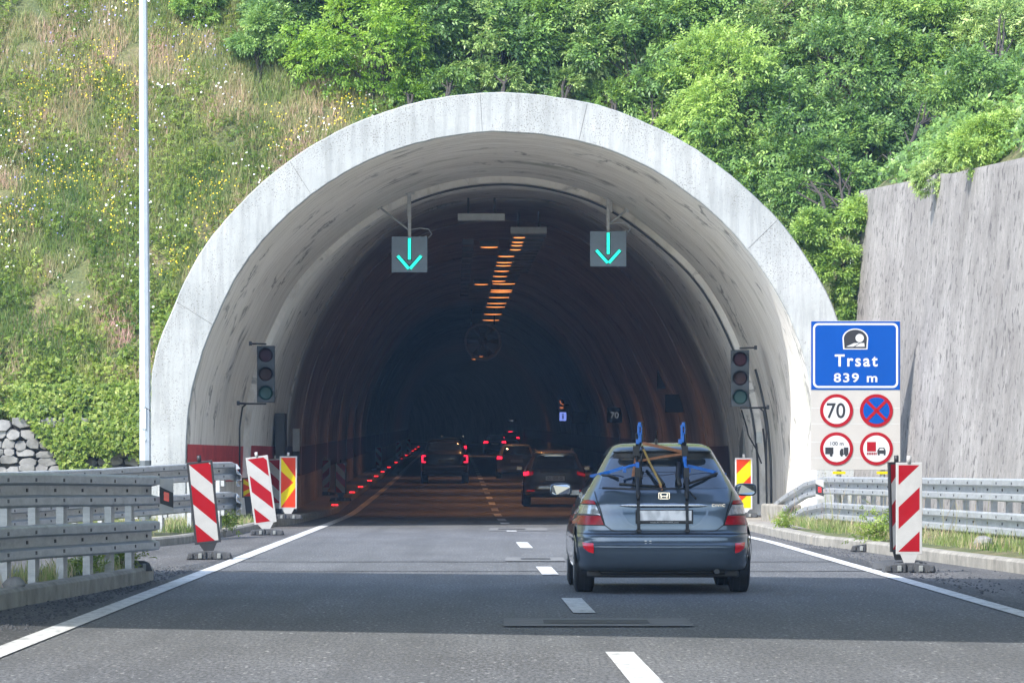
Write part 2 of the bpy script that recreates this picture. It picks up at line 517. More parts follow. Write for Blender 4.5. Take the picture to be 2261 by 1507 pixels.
M['tail_dim'] = emit("tail_and_reflector_glow", (1.0, 0.02, 0.03), 0.06, (0.30, 0.006, 0.014))  # also lends the bumper reflectors a glow, though they are no lamps
M['lens_red'] = plain("red_lens", (0.36, 0.006, 0.014), 0.25, var=0.3, scale=14, spec=0.25)
M['lens_bright'] = plain("red_reflector", (0.92, 0.012, 0.02), 0.2, var=0.08, scale=20, coat=0.6)
M['lens_clear'] = plain("clear_lens", (0.42, 0.43, 0.45), 0.12, 0.4, 0.35, 26, coat=0.6)
M['glass'] = plain("dark_glass", (0.020, 0.028, 0.040), 0.05, 0.0, 0.05, spec=1.0, coat=1.0)
M['paint_blue'] = mat_paint("slate_blue_paint", (0.088, 0.122, 0.166))
M['paint_black'] = mat_paint("black_paint", (0.012, 0.013, 0.015))
M['paint_grey'] = mat_paint("bronze_grey_paint", (0.14, 0.13, 0.12))
M['paint_silver'] = mat_paint("silver_paint", (0.40, 0.39, 0.37), 0.5)
M['chrome'] = plain("chrome", (0.75, 0.75, 0.76), 0.14, 1.0, 0.03)
M['plate'] = mat_plate()
M['plate_white'] = plain("plate_white", (0.62, 0.62, 0.60), 0.5, var=0.05)
M['mirror'] = plain("mirror_glass", (0.17, 0.20, 0.25), 0.06, 0.9, 0.03)
M['blue_plastic'] = plain("bright_blue_plastic", (0.010, 0.16, 0.62), 0.4, var=0.15, scale=20)
M['strap_brown'] = plain("brown_strap", (0.34, 0.15, 0.075), 0.75, var=0.2, scale=30)
M['strap_ochre'] = plain("ochre_strap", (0.36, 0.24, 0.07), 0.75, var=0.2, scale=30)
M['stone'] = plain("field_stone", (0.215, 0.21, 0.20), 0.9, var=0.45, scale=2.3, bmp=0.7)
M['stone_dark'] = plain("wall_backing_earth", (0.06, 0.055, 0.047), 1.0)
M['bark'] = plain("bark", (0.052, 0.044, 0.036), 0.95, var=0.35, scale=9, bmp=0.6)
M['trafgreen'] = emit("green_lens_faint_glow", (0.0, 0.5, 0.42), 0.004, (0.008, 0.045, 0.042))  # lens is off, a faint glow is put into its material
M['trafred'] = plain("red_lens_unlit", (0.045, 0.009, 0.012), 0.55, spec=0.2)
M['trafamber'] = plain("amber_lens_unlit", (0.045, 0.022, 0.017), 0.55, spec=0.2)
M['traf_body'] = plain("traffic_light_housing", (0.045, 0.055, 0.062), 0.5)
M['overpass'] = plain("overpass_concrete", (0.32, 0.31, 0.29), 0.9, var=0.2, scale=0.6)
M['sign_back'] = plain("dim_panel", (0.012, 0.014, 0.018), 0.6)
M['info_blue'] = emit("lit_blue_sign", (0.16, 0.22, 0.62), 0.42)
M['dim_white'] = emit("dim_white_text", (0.7, 0.75, 0.8), 0.05)
M['dim_orange'] = emit("dim_orange_symbol", (0.9, 0.25, 0.08), 0.16)
M['rust'] = plain("rusty_grate", (0.05, 0.05, 0.052), 0.7, 0.3, 0.4, 20)
M['slab'] = plain("pale_repair_concrete", (0.155, 0.155, 0.152), 0.85, var=0.2, scale=4, bmp=0.3)

LEAF_ASH = mat_leaf("ash_leaf", [(0.0, (0.069, 0.143, 0.035)), (0.5, (0.202, 0.343, 0.071)), (1.0, (0.443, 0.603, 0.151))])
LEAF_BRIGHT = mat_leaf("bright_leaf", [(0.0, (0.080, 0.166, 0.022)), (0.5, (0.199, 0.363, 0.045)), (1.0, (0.399, 0.573, 0.114))], 0.42)
LEAF_DARK = mat_leaf("dark_leaf", [(0.0, (0.061, 0.129, 0.038)), (0.5, (0.176, 0.317, 0.076)), (1.0, (0.422, 0.589, 0.159))], 0.3, 0.4)
LEAF_COOL = mat_leaf("cool_leaf", [(0.0, (0.066, 0.138, 0.037)), (0.5, (0.190, 0.317, 0.081)), (1.0, (0.494, 0.618, 0.218))], 0.3, 0.4)
GRASS = mat_leaf("meadow_grass", [(0.0, (0.099, 0.170, 0.043)), (0.30, (0.204, 0.279, 0.079)), (0.55, (0.371, 0.361, 0.171)), (0.75, (0.569, 0.423, 0.299)), (1.0, (0.718, 0.475, 0.428))], 0.35, 0.2)
COVER = mat_leaf("cover_leaf", [(0.0, (0.065, 0.132, 0.020)), (0.5, (0.205, 0.293, 0.044)), (1.0, (0.389, 0.444, 0.110))], 0.35, 0.3)
FLOWER_Y = plain("yellow_petal", (0.85, 0.62, 0.02), 0.7, var=0.1)
FLOWER_W = plain("white_petal", (0.80, 0.80, 0.78), 0.7, var=0.05)
FLOWER_B = plain("mauve_petal", (0.30, 0.28, 0.62), 0.7, var=0.1)

# ------------------------------------------------------------------ lettering
def text(name, s, x, z, height, mat, parent, y=0.0, bold=0.0, width=None, spacing=1.0):
    cu = bpy.data.curves.new(name, 'FONT')
    cu.body = s; cu.size = 1.0; cu.offset = bold; cu.space_character = spacing
    cu.resolution_u = 5
    ob = bpy.data.objects.new(name + "_curve", cu); COL.objects.link(ob)
    dg = bpy.context.evaluated_depsgraph_get()
    me = bpy.data.meshes.new_from_object(ob.evaluated_get(dg))
    bpy.data.objects.remove(ob)
    co = np.empty(len(me.vertices) * 3, dtype=np.float32); me.vertices.foreach_get("co", co); co = co.reshape(-1, 3)
    mn, mx = co.min(0), co.max(0)
    sc = height / max(1e-6, (mx[1] - mn[1])); sx = sc if width is None else width / max(1e-6, mx[0] - mn[0])
    out = np.zeros_like(co)
    out[:, 0] = x + (co[:, 0] - (mn[0] + mx[0]) / 2) * sx
    out[:, 2] = z + (co[:, 1] - (mn[1] + mx[1]) / 2) * sc
    out[:, 1] = y
    me.vertices.foreach_set("co", out.ravel()); me.update()
    me.materials.clear(); me.materials.append(mat)
    o = bpy.data.objects.new(name, me); COL.objects.link(o); o.parent = parent
    return o

def clip_poly(poly, nx, nz, c):       # keep nx*x + nz*z <= c
    out = []
    for (a, b) in zip(poly, poly[1:] + poly[:1]):
        da = nx * a[0] + nz * a[1] - c; db = nx * b[0] + nz * b[1] - c
        if da <= 0: out.append(a)
        if (da < 0 < db) or (db < 0 < da):
            t = da / (da - db)
            out.append((a[0] + (b[0] - a[0]) * t, a[1] + (b[1] - a[1]) * t))
    return out
#@@PART2
# ================================================================== SETTING
D0, D1, D2 = 92.0, 101.5, 109.5        # portal face, step in the vault, start of the dark lining
INF_R = [(1059.7,290),(1139,291.5),(1239,302.7),(1318.6,321),(1398,351),(1478,395),(1557.5,455),(1605,498.6),(1653,554),(1701,622),(1741,690),(1768.6,761.5),(1783,820),(1794,880),(1800,950),(1803,1030),(1803,1100)]
INF_L = [(411,1100),(411,1023),(411.6,946.5),(417,892.6),(429,838.7),(442,792.5),(458,750),(485,685),(501,650),(518,616.7),(537,585.5),(565,548),(612,495),(674,439),(736.7,395),(830,345),(924,314),(1000,300)]
OUT_L = [(333,1100),(333,1031),(333,930),(333,815.6),(346,761.7),(382.8,677),(393.6,650),(424.8,582),(462,523),(490,493.5),(549.6,426),(612,372),(674,328),(737,292),(811.6,258),(917.7,223.7),(1000,209.6)]
OUT_R = [(1063.7,202.7),(1139,202.7),(1239,214),(1338.5,233.8),(1418,265.6),(1498,303.5),(1577.5,355),(1657,423),(1717,478.7),(1756.7,530.5),(1796.5,590),(1828,646),(1852,705.7),(1874,780),(1888,860),(1896,950),(1899,1030),(1899,1100)]
STEP = [(532,1100),(534,1000),(545,880),(570,790),(600,725),(632,655),(668,604),(705,566),(745,530),(790,494),(836,463),(907,425),(1000,398),(1060,390),(1119,387),(1199,395),(1279,415),(1342,439),(1398,475),(1458,522),(1518,574),(1557,618),(1597,682),(1637,769),(1660,840),(1680,920),(1690,1010),(1692,1100)]
LINE3 = [(628,1100),(628,1000),(633,908),(646,846),(660,790),(685,733),(715,675),(745,632),(790,566),(846,513),(924,469),(974,450),(1060,438),(1107,435),(1170,437),(1235,445),(1290,468),(1358,514),(1426,572),(1478,632),(1518,700),(1554,780),(1586,846),(1601,899),(1612,952),(1618,1040),(1620,1100)]

def curve3(px, d, n=120, smooth=6):
    pts = [P(x, y, d) for x, y in px]
    pts[0] = Vector((pts[0].x, d, -0.15)); pts[-1] = Vector((pts[-1].x, d, -0.15))
    L = [0.0]
    for a, b in zip(pts, pts[1:]): L.append(L[-1] + (b - a).length)
    out = []
    j = 0
    for k in range(n + 1):
        t = L[-1] * k / n
        while j < len(L) - 2 and L[j + 1] < t: j += 1
        u = (t - L[j]) / max(1e-9, L[j + 1] - L[j])
        out.append(pts[j].lerp(pts[j + 1], u))
    for _ in range(smooth):
        out = [out[0]] + [out[i - 1] * 0.25 + out[i] * 0.5 + out[i + 1] * 0.25 for i in range(1, n)] + [out[-1]]
    return out

c_in = curve3(INF_L + INF_R, D0)
c_out = curve3(OUT_L + OUT_R, D0, smooth=3)
c_step = curve3(STEP, D1)
c_l3 = curve3(LINE3, D2)
NP = len(c_in)
random.seed(21)
for c_ in (c_in, c_out):
    for p in c_[1:-1]:
        q_ = Vector((p.x, 0, p.z - 2)).normalized() * random.uniform(-.008, .006)
        p.x += q_.x; p.z += q_.z

def mixc(a, b, t): return [p.lerp(q, t) for p, q in zip(a, b)]

# ---- ground and carriageway
LEFT_LINE = [(5, -3.2), (30.2, -3.42), (42.75, -3.52), (99, -3.97), (132, -4.28), (161, -4.56), (205, -5.05), (209, cx(209) - 3.6)]
RIGHT_LINE = [(5, 4.3), (37.9, 4.29), (75, 4.26), (97, 3.85), (120, 3.35), (126, cx(126) + 3.75)]
def xl(d): return lerp_tab(LEFT_LINE, d) if d < 209 else cx(d) - 3.6
def xr(d): return lerp_tab(RIGHT_LINE, d) if d < 126 else cx(d) + 3.75

g = MB()
g.poly([(-400, -60, -0.06), (400, -60, -0.06), (400, 900, -0.06), (-400, 900, -0.06)])
ground = struct(g.build("ground", M['soil']))

ds = [0, 10, 20, 30, 40, 48, 49.5, 60, 69, 70, 80, 90, 100, 108] + [110 + 3 * i for i in range(8)] + list(range(140, 640, 10))
KL = [(0, -5.1), (30, -4.75), (39, -4.42), (44, -4.12), (47.5, -3.92), (49, -3.87)]
KM = [(70, -5.53), (73.4, -5.28), (82, -5.02), (92, -4.97), (99, -4.72), (120, -4.60), (140, -4.90), (160, -5.12)]
def kml(d): return lerp_tab(KM, d) if d < 160 else cx(d) - 4.19
KR = [(0, 7.2), (45, 6.3), (52, 5.9), (60, 5.42), (67.7, 5.08), (71.7, 4.75), (78, 4.66), (84, 4.62), (96, 4.45), (108, 4.15), (126, 3.75), (128, cx(128) + 4.2)]
def kr(d): return lerp_tab(KR, d) if d < 128 else cx(d) + 4.2
r = MB()
rows = []
for d in ds:
    if d <= 48: a = lerp_tab(KL, d) - 0.05
    elif d < 69.8: a = -16.0
    else: a = kml(d) - 0.05
    rows.append([(a + (kr(d) + 0.05 - a) * k / 6, d, zr(d)) for k in range(7)])
r.grid(rows, 0, False)
road = struct(r.build("road", M['asphalt']))

# shoulders of older asphalt, 4 mm above the carriageway sheet
r = MB()
rows = [[(lerp_tab(KL, d), d, zr(d) + 0.004), (xl(d) - 0.12, d, zr(d) + 0.004)] for d in (0, 10, 20, 30, 39, 44, 47.5, 48)]
r.grid(rows, 0, False)
r.grid([[(-16, d, 0.004), (-6, d, 0.004), (xl(d) - 0.12, d, 0.004)] for d in (48, 52, 58, 64, 69.9)], 0, False)
r.grid([[(kml(d), d, zr(d) + 0.004), (xl(d) - 0.12, d, zr(d) + 0.004)] for d in (69.9, 75, 80, 86, 92, 96)], 0, False)
r.grid([[(xr(d) + 0.12, d, 0.004), (kr(d), d, 0.004)] for d in (0, 20, 38, 46, 52, 60, 68, 75, 80, 84, 90)], 0, False)
struct(r.build("shoulder", M['asphalt_old']))

# dark sealed strip beside the left line
r = MB()
random.seed(3)
a = []; b = []
for i in range(60):
    d = 24 + i * 0.75
    w = 0.42 + 0.16 * math.sin(i * 0.9) + random.uniform(-.06, .06)
    if d > 50: w *= max(0.15, 1 - (d - 50) / 18)
    a.append((xl(d) - 0.12 - w, d, 0.008)); b.append((xl(d) - 0.11, d, 0.008))
r.grid([[p, q] for p, q in zip(a, b)], 0, False)
a = []
for i in range(50):
    d = 30 + i * 0.8
    w = 0.20 + 0.10 * math.sin(i * 0.7) + random.uniform(-.05, .05)
    a.append([(xr(d) + 0.11, d, 0.008), (xr(d) + 0.12 + w, d, 0.008)])
r.grid(a, 0, False)
struct(r.build("road_seal", M['asphalt_dark']))

# transverse joints
r = MB()
for dj in (53.6, 59.0, 97.5):
    n = 40
    r.grid([[(xl(dj) + (xr(dj) - xl(dj)) * k / n, dj + 0.05 * math.sin(k * .7) + random.uniform(-.02, .02), 0.006), (xl(dj) + (xr(dj) - xl(dj)) * k / n, dj + 0.20 + 0.05 * math.sin(k * .7) + random.uniform(-.04, .04), 0.006)] for k in range(n + 1)], 0, False)
struct(r.build("road_joint", M['asphalt_dark']))

# painted lines
r = MB()
def paint_strip(f, d0, d1, w, z=0.009, step=2.0):
    n = max(2, int((d1 - d0) / step))
    r.grid([[(f(d) - w / 2, d, zr(d) + z), (f(d) + w / 2, d, zr(d) + z)] for d in [d0 + (d1 - d0) * k / n for k in range(n + 1)]], 0, False)
paint_strip(xl, 8, 420, 0.20)
paint_strip(xr, 8, 420, 0.18)
for (a, b) in ((23.0, 30.2), (38.3, 42.6), (51.9, 56.0), (68.8, 74.2), (86.6, 91.3), (97.8, 100.2), (103.4, 108.0), (112.6, 117.2), (121.5, 126.0)):
    paint_strip(cx, a, b, 0.19)
for k in range(24):
    paint_strip(cx, 131 + 9.6 * k, 135.6 + 9.6 * k, 0.19)
struct(r.build("road_marking", M['rpaint']))

# pale repair slabs with a dark strip in the middle
for (pxa, pxb, ya, yb, ga, gb) in ((1112, 1524, 1366.5, 1384, 1200, 1432), (1116, 1246, 1231, 1239, 1150, 1215), (1080, 1208, 1166, 1171.5, 1100, 1160)):
    d0 = CAMZ * F / (yb - 1030); d1 = CAMZ * F / (ya - 1030); dm = (d0 + d1) / 2
    X = lambda px: (px - 1130.5) * dm / F
    s = MB()
    s.poly([(X(pxa), d0, .011), (X(pxb), d0, .011), (X(pxb), d1, .011), (X(pxa), d1, .011)])
    s.poly([(X(ga), d0 + (d1 - d0) * .3, .014), (X(gb), d0 + (d1 - d0) * .3, .014), (X(gb), d0 + (d1 - d0) * .75, .014), (X(ga), d0 + (d1 - d0) * .75, .014)], 1)
    struct(s.build("road_patch", [M['slab'], M['rust']]))

# ---- kerbs (real steps)
def kerb(name, pts, w, h, side):       # pts (x, d); side +1: body lies to +x of the face
    m = MB()
    rows = []
    for (x, d) in pts:
        z0 = zr(d)
        rows.append([(x, d, z0 - .05), (x, d, z0 + h - .03), (x + side * .03, d, z0 + h), (x + side * w, d, z0 + h), (x + side * w, d, z0 - .05)])
    m.grid(rows, 0, False)
    m.poly(rows[0]); m.poly(rows[-1][::-1])
    return struct(m.build(name, M['kerb']))
def dense(tab, step=1.0):
    out = []
    for (a, va), (b, vb) in zip(tab, tab[1:]):
        n = max(1, int((b - a) / step))
        out += [(va + (vb - va) * k / n, a + (b - a) * k / n) for k in range(n)]
    return out + [(tab[-1][1], tab[-1][0])]
def wob(pts, a): return [(x + random.uniform(-a, a), d) for x, d in pts]
kerb("kerb", wob(dense(KL), .012) + [(-3.98, 49.4)], 0.17, 0.17, -1)
kerb("kerb", [(-9.5, 66.8), (-7.6, 68.1), (-6.2, 69.2)] + wob(dense(KM[:4], 1.0), .02), 0.16, 0.14, -1)
kerb("kerb", [(kml(d), d) for d in [92.3, 96, 99, 104, 110, 115, 120] + list(range(124, 630, 6))], 0.22, 0.16, -1)
kerb("kerb", wob(dense(KR[:6], 1.2), .015), 0.18, 0.16, 1)
kerb("kerb", [(kr(d), d) for d in [72.0, 75, 78, 84, 90, 96, 102, 108, 114, 120, 126] + list(range(132, 630, 6))], 0.22, 0.16, 1)

# ---- walkways inside the tunnel
m = MB()
rows = []
for d in [92.3, 96, 100, 105, 109, 109.6, 114, 120] + list(range(126, 640, 8)):
    t = min(1, (d - D0) / (D2 - D0)); lx = (-6.75 + t * 1.2 if d < D2 else -5.55 + cx(d) - cx(D2))
    rows.append([(lx, d, zr(d) + .155), (kml(d) - .2, d, zr(d) + .155)])
m.grid(rows, 0, False)
rows = []
for d in [80, 86, 92.3, 96, 100, 105, 109, 114, 120] + list(range(126, 640, 8)):
    rx = (6.3 - 0.9 * min(1, max(0, (d - D0) / (D2 - D0))) if d < D2 else 5.40 + cx(d) - cx(D2))
    rows.append([(kr(d) + .2, d, zr(d) + .155), (rx if d > 90 else kr(d) + .9, d, zr(d) + .155)])
m.grid(rows, 0, False)
struct(m.build("walkway", M['walkway']))

# ---- verge ground behind the kerbs
m = MB()
rows = [[(lerp_tab(KL, d) - .16, d, .13), (lerp_tab(KL, d) - .9, d, .16), (lerp_tab(KL, d) - 1.8, d, .0)] for d in (0, 10, 20, 30, 36, 39, 42, 44, 46, 47.5, 48.8)]
m.grid(rows, 0, True)
rows = [[(kml(d) - .14, d, .12), (kml(d) - 1.2, d, .18), (-9.5, d, .12), (-16, d, .05)] for d in (69.6, 72, 75, 80, 85, 90, 93)]
m.grid(rows, 0, True)
rows = [[(kr(d) + .16, d, .14), (kr(d) + .9, d, .22), (kr(d) + 2.0, d, .30), (12.5, d, .3)] for d in (0, 20, 40, 46, 50, 54, 58, 62, 66, 70, 73)]
m.grid(rows, 0, True)
m.grid([[(kr(d) + .14, d, .12), (5.8, d, .2), (6.4, d, .25), (12.5, d, .3)] for d in (73, 76, 79.9)], 0, True)
m.grid([[(kr(d) + .85, d, .13), (5.8, d, .2), (6.4, d, .25), (12.5, d, .3)] for d in (79.9, 83, 86, 91.8)], 0, True)
struct(m.build("verge", M['soil']))

# ---- tunnel
tun = thing("road_tunnel", "arched concrete road tunnel with a wide white portal ring and dark bore", "tunnel", (0, D0, 0))
def loc(pts): return [Vector((p.x, p.y - D0, p.z)) for p in pts]
m = MB()
mid = mixc(c_in, c_out, 0.5)
inner_edge = [p + Vector((0, 0.10, 0)) for p in c_in]
lip = mixc(c_in, c_out, 0.03)
m.grid([loc(lip), loc(mid), loc(mixc(c_in, c_out, 0.97))], 0, False)
m.grid([loc(lip), loc([p + Vector((0, .06, 0)) for p in c_in])], 0, True)
o1 = [p + Vector((0, .07, 0)) for p in c_out]
m.grid([loc(mixc(c_in, c_out, 0.97)), loc(o1)], 0, True)
m.grid([loc(o1), loc([Vector((p.x * 0.98, p.y + 17, p.z)) for p in c_out])], 0, True)
m.build("portal_ring", M['portal'], tun)
m = MB()
c_step_f = [p.copy() for p in c_step]
m.grid([loc([p + Vector((0, .06, 0)) for p in c_in]), loc(mixc(c_in, c_step, .33)), loc(mixc(c_in, c_step, .66)), loc(c_step)], 0, True)
m.build("flared_vault", M['vault'], tun)
m = MB()
cen = Vector((0, 0, 2.0))
def inset(c, k): return [Vector((p.x * (1 - k) + 0.0 * k, p.y, p.z * (1 - k) + 1.5 * k if p.z > 1.5 else p.z)) for p in c]
st_in = inset(c_step, 0.022)
m.grid([loc(c_step), loc(st_in)], 0, False)
m.grid([loc(st_in), loc(mixc(st_in, c_l3, .5)), loc(c_l3)], 0, True)
m.build("inner_vault", M['vault_inner'], tun)
# dark lining following the road
m = MB(); mb2 = MB()
stations = [D2, 112, 116, 120, 124, 130, 140, 150, 160, 175, 190, 210, 235, 260, 300, 340, 380, 420, 460, 500, 540, 580, 620]
l3_in = inset(c_l3, 0.008)
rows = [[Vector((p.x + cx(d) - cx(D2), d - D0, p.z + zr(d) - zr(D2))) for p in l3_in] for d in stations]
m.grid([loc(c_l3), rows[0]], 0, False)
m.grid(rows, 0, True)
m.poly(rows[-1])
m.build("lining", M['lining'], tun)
# thicker rib rings along the lining
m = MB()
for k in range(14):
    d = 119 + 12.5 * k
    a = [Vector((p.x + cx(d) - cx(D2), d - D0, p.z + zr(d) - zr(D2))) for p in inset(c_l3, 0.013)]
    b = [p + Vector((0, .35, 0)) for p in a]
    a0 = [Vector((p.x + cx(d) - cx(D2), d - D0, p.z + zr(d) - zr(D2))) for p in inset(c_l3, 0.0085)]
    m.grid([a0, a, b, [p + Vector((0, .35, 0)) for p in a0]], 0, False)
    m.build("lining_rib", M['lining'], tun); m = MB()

# painted bands and pale base on the wall, standing 12 mm proud of the concrete
def arc_band(c, zlo, zhi, left):
    """points of curve c between heights, resampled at both ends"""
    half = c[:NP // 2] if left else c[NP // 2:][::-1]
    out = []
    for a, b in zip(half, half[1:]):
        for zz in (zlo, zhi):
            if (a.z - zz) * (b.z - zz) <= 0 and abs(b.z - a.z) > 1e-6:
                t = (zz - a.z) / (b.z - a.z); out.append((zz, a.lerp(b, t)))
        if zlo < b.z < zhi: out.append((b.z, b.copy()))
    out.sort(key=lambda q: q[0])
    lo, hi = out[0][1], out[-1][1]
    return [lo, lo.lerp(hi, .5), hi]
m = MB()
def band_between(m, ca, cb, za, zb, left, off, n=6, t0=0.0, t1=1.0):
    rows = []
    for k in range(n + 1):
        c = mixc(ca, cb, t0 + (t1 - t0) * k / n)
        rows.append([p + Vector((off if left else -off, 0, 0)) for p in arc_band(c, za, zb, left)])
    m.grid([loc(r_) for r_ in rows], 0, True)
c_in06 = [p + Vector((0, .08, 0)) for p in c_in]
def zimg(py, d): return CAMZ + (1030 - py) * d / F
band_between(m, c_in06, c_step, 0.92, 1.70, True, 0.014)
m.build("painted_band", M['red_band'], tun)
m = MB()
band_between(m, st_in, c_l3, 0.95, 1.72, True, 0.016, t0=.05)
m.build("painted_band", M['red_band'], tun)
def lining_band(m, za, zb, left, off, d0, d1):
    rows = []
    dd = [x for x in stations if d0 <= x <= d1]
    for d in dd:
        pts = arc_band(inset(c_l3, 0.008), za + zr(D2), zb + zr(D2), left)
        rows.append([Vector((p.x + cx(d) - cx(D2) + (off if left else -off), d - D0, p.z + zr(d) - zr(D2))) for p in pts])
    m.grid(rows, 0, True)
m = MB()
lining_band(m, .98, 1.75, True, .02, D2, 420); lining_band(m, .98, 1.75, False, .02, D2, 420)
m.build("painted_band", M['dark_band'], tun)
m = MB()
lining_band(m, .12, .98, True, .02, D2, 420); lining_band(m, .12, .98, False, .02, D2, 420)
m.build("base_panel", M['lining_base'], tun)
# recess in the left wall before the lining, and one on the right
m = MB()
m.box((P(616, 0, 107).x + .05, 107 - D0, 1.40), (.22, 1.2, 2.2))
m.build("niche", M['dark_metal'], tun)
m = MB()
m.box((P(1640, 0, 106).x + .06, 106 - D0, 1.5), (.20, 1.6, 2.4))
m.build("niche", M['lamp_grey'], tun)
# conduits along the vault step and down the wall
m = MB()
k0 = int(NP * .40)
m.tube(loc([p * 1 for p in inset(c_step, .030)][k0:NP - 3]), 0.028, 6)
m.build("conduit", M['dark_metal'], tun)
m = MB()
c_a = mixc(c_in, c_step, .80)
m.tube(loc([Vector((p.x * .985, p.y, p.z)) for p in c_a][int(NP * .84):NP - 3]), 0.03, 6); m.build("conduit", M['dark_metal'], tun); m = MB()
m.tube(loc([Vector((p.x * .985, p.y, p.z)) for p in mixc(c_in, c_step, .9)][int(NP * .90):NP - 3]), 0.025, 6)
m.build("conduit", M['dark_metal'], tun)
m = MB()
m.box((P(1678, 0, 100).x - .02, 100 - D0, P(0, 965, 100).z), (.12, .2, .25))
m.build("junction_box", M['lamp_white'], tun, bevel=.01)
m = MB()
pts = [P(1640, 905, 102), P(1652, 945, 101.7), P(1655, 960, 101.5), P(1672, 990, 101), P(1684, 1022, 100.5)]
m.tube(loc([p + Vector((-.03, 0, 0)) for p in pts]), 0.018, 5)
m.build("cable", M['black'], tun)
# thin cut joints on the face
for i in (22, 39, 58, 68, 89):
    m = MB(); a, b = c_in[i].lerp(c_out[i], .04), c_in[i].lerp(c_out[i], .96)
    t = (b - a).normalized(); nrm = Vector((-t.z, 0, t.x)) * .0028
    yy = Vector((0, -.004, 0))
    m.poly(loc([a + nrm + yy, b + nrm + yy, b - nrm + yy, a - nrm + yy]))
    m.build("face_joint", M['stone_dark'], tun)

# ---- hill
outer_poly = [(p.x, p.z) for p in c_out]
ocx, ocz = sum(p[0] for p in outer_poly) / len(outer_poly), 1.0
shr = [(ocx + (x - ocx) * .955, ocz + (z - ocz) * .965) for x, z in outer_poly]
def inside(x, z, poly):
    c = False
    n = len(poly)
    for i in range(n):
        x0, z0 = poly[i]; x1, z1 = poly[(i + 1) % n]
        if (z0 > z) != (z1 > z) and x < (x1 - x0) * (z - z0) / (z1 - z0) + x0: c = not c
    return c
RW = [(36, 10.6, 4.2), (60, 9.28, 5.6), (75, 8.48, 6.36), (80, 8.22, 6.52), (83.2, 8.06, 6.62), (85, 7.96, 6.74), (89, 7.72, 6.83), (95.2, 7.32, 7.03)]
WALLX = [(d, x) for d, x, z in RW]; WALLZ = [(d, z) for d, x, z in RW]
def hillz(x, d):
    nz = 0.35 * noise.noise(Vector((x * .35, d * .35, 3.1))) + 0.12 * noise.noise(Vector((x * 1.3, d * 1.3, 9)))
    s = 2.15 + (d - 97.0) * 1.12
    if d > 112: s = 2.15 + 15 * 1.12 + (d - 112) * .75
    if x > 6.9:
        wx = lerp_tab(WALLX, d); wz = lerp_tab(WALLZ, d)
        b = wz - .12 + max(0, x - wx - .15) * .95
        if d > 95.2: b = 7.0 + (x - 7.2) * .8 - (d - 95.2) * .1
        s = max(s, b) if d < 95.2 else max(s, min(b, s + 4))
    return s + nz
def hill_d(x, z):                      # depth at which the slope reaches height z
    lo, hi = 96.5, 140
    for _ in range(30):
        mdl = (lo + hi) / 2
        if hillz(x, mdl) < z: lo = mdl
        else: hi = mdl
    return (lo + hi) / 2
m = MB()
def hill_sheet(xs, dd, keep):
    idx = {}
    V = []; Fc = []
    for i, x in enumerate(xs):
        for j, d in enumerate(dd):
            idx[i, j] = len(V); V.append((x, d, hillz(x, d)))
    for i in range(len(xs) - 1):
        for j in range(len(dd) - 1):
            q = (idx[i, j], idx[i + 1, j], idx[i + 1, j + 1], idx[i, j + 1])
            if keep([V[k] for k in q]): Fc.append(q)
    m.faces(V, Fc, 0, True)
def keep_front(q):
    return not all(inside(p[0], p[2], shr) and p[1] < 106 for p in q)
xs = [-90, -70, -50, -40, -30, -22, -17, -14] + [-12 + .3 * k for k in range(90)] + [16, 18, 21, 26, 34, 45, 60, 90]
dd = [96.75 + .3 * k for k in range(52)] + [113, 115, 118, 124, 132, 145, 165, 200, 240, 300, 400, 520, 660]
hill_sheet(xs, dd, keep_front)
struct(m.build("hillside", M['soil']))
m = MB()
rows = []
for d in [36, 42, 48, 54, 60, 65, 70, 75, 80, 83.2, 85, 89, 92, 95.2, 96.9]:
    wx = lerp_tab(WALLX, d)
    rows.append([(wx + .3 + k, d, hillz(wx + .3 + k, min(d, 95.1)) - (.1 if k == 0 else 0)) for k in (0, .8, 1.8, 3, 5, 8, 12, 20, 40, 70)])
m.grid(rows, 0, True)
struct(m.build("embankment", M['soil']))

# ---- retaining wall on the right
rw = thing("retaining_wall", "tall leaning grey concrete retaining wall with dark run-off streaks behind the blue sign", "wall", (8.0, 75, 0))
m = MB()
rows = []
LEAN = 0.10
for (d, x, z) in RW:
    zz = [-.1, z * .33, z * .66, z - .10, z]
    r_ = [(x - (z - q) * LEAN - 8.0, d - 75, q) for q in zz]
    r_[3] = (x - .02 - 8.0, d - 75, z - .09)
    r_ += [(x + .02 - 8, d - 75, z), (x + .42 - 8, d - 75, z), (x + .42 - 8, d - 75, -.1)]
    rows.append(r_)
m.grid(rows, 0, False)
m.poly(rows[-1][::-1]); m.poly(rows[0])
m.build("wall_body", M['ret'], rw)

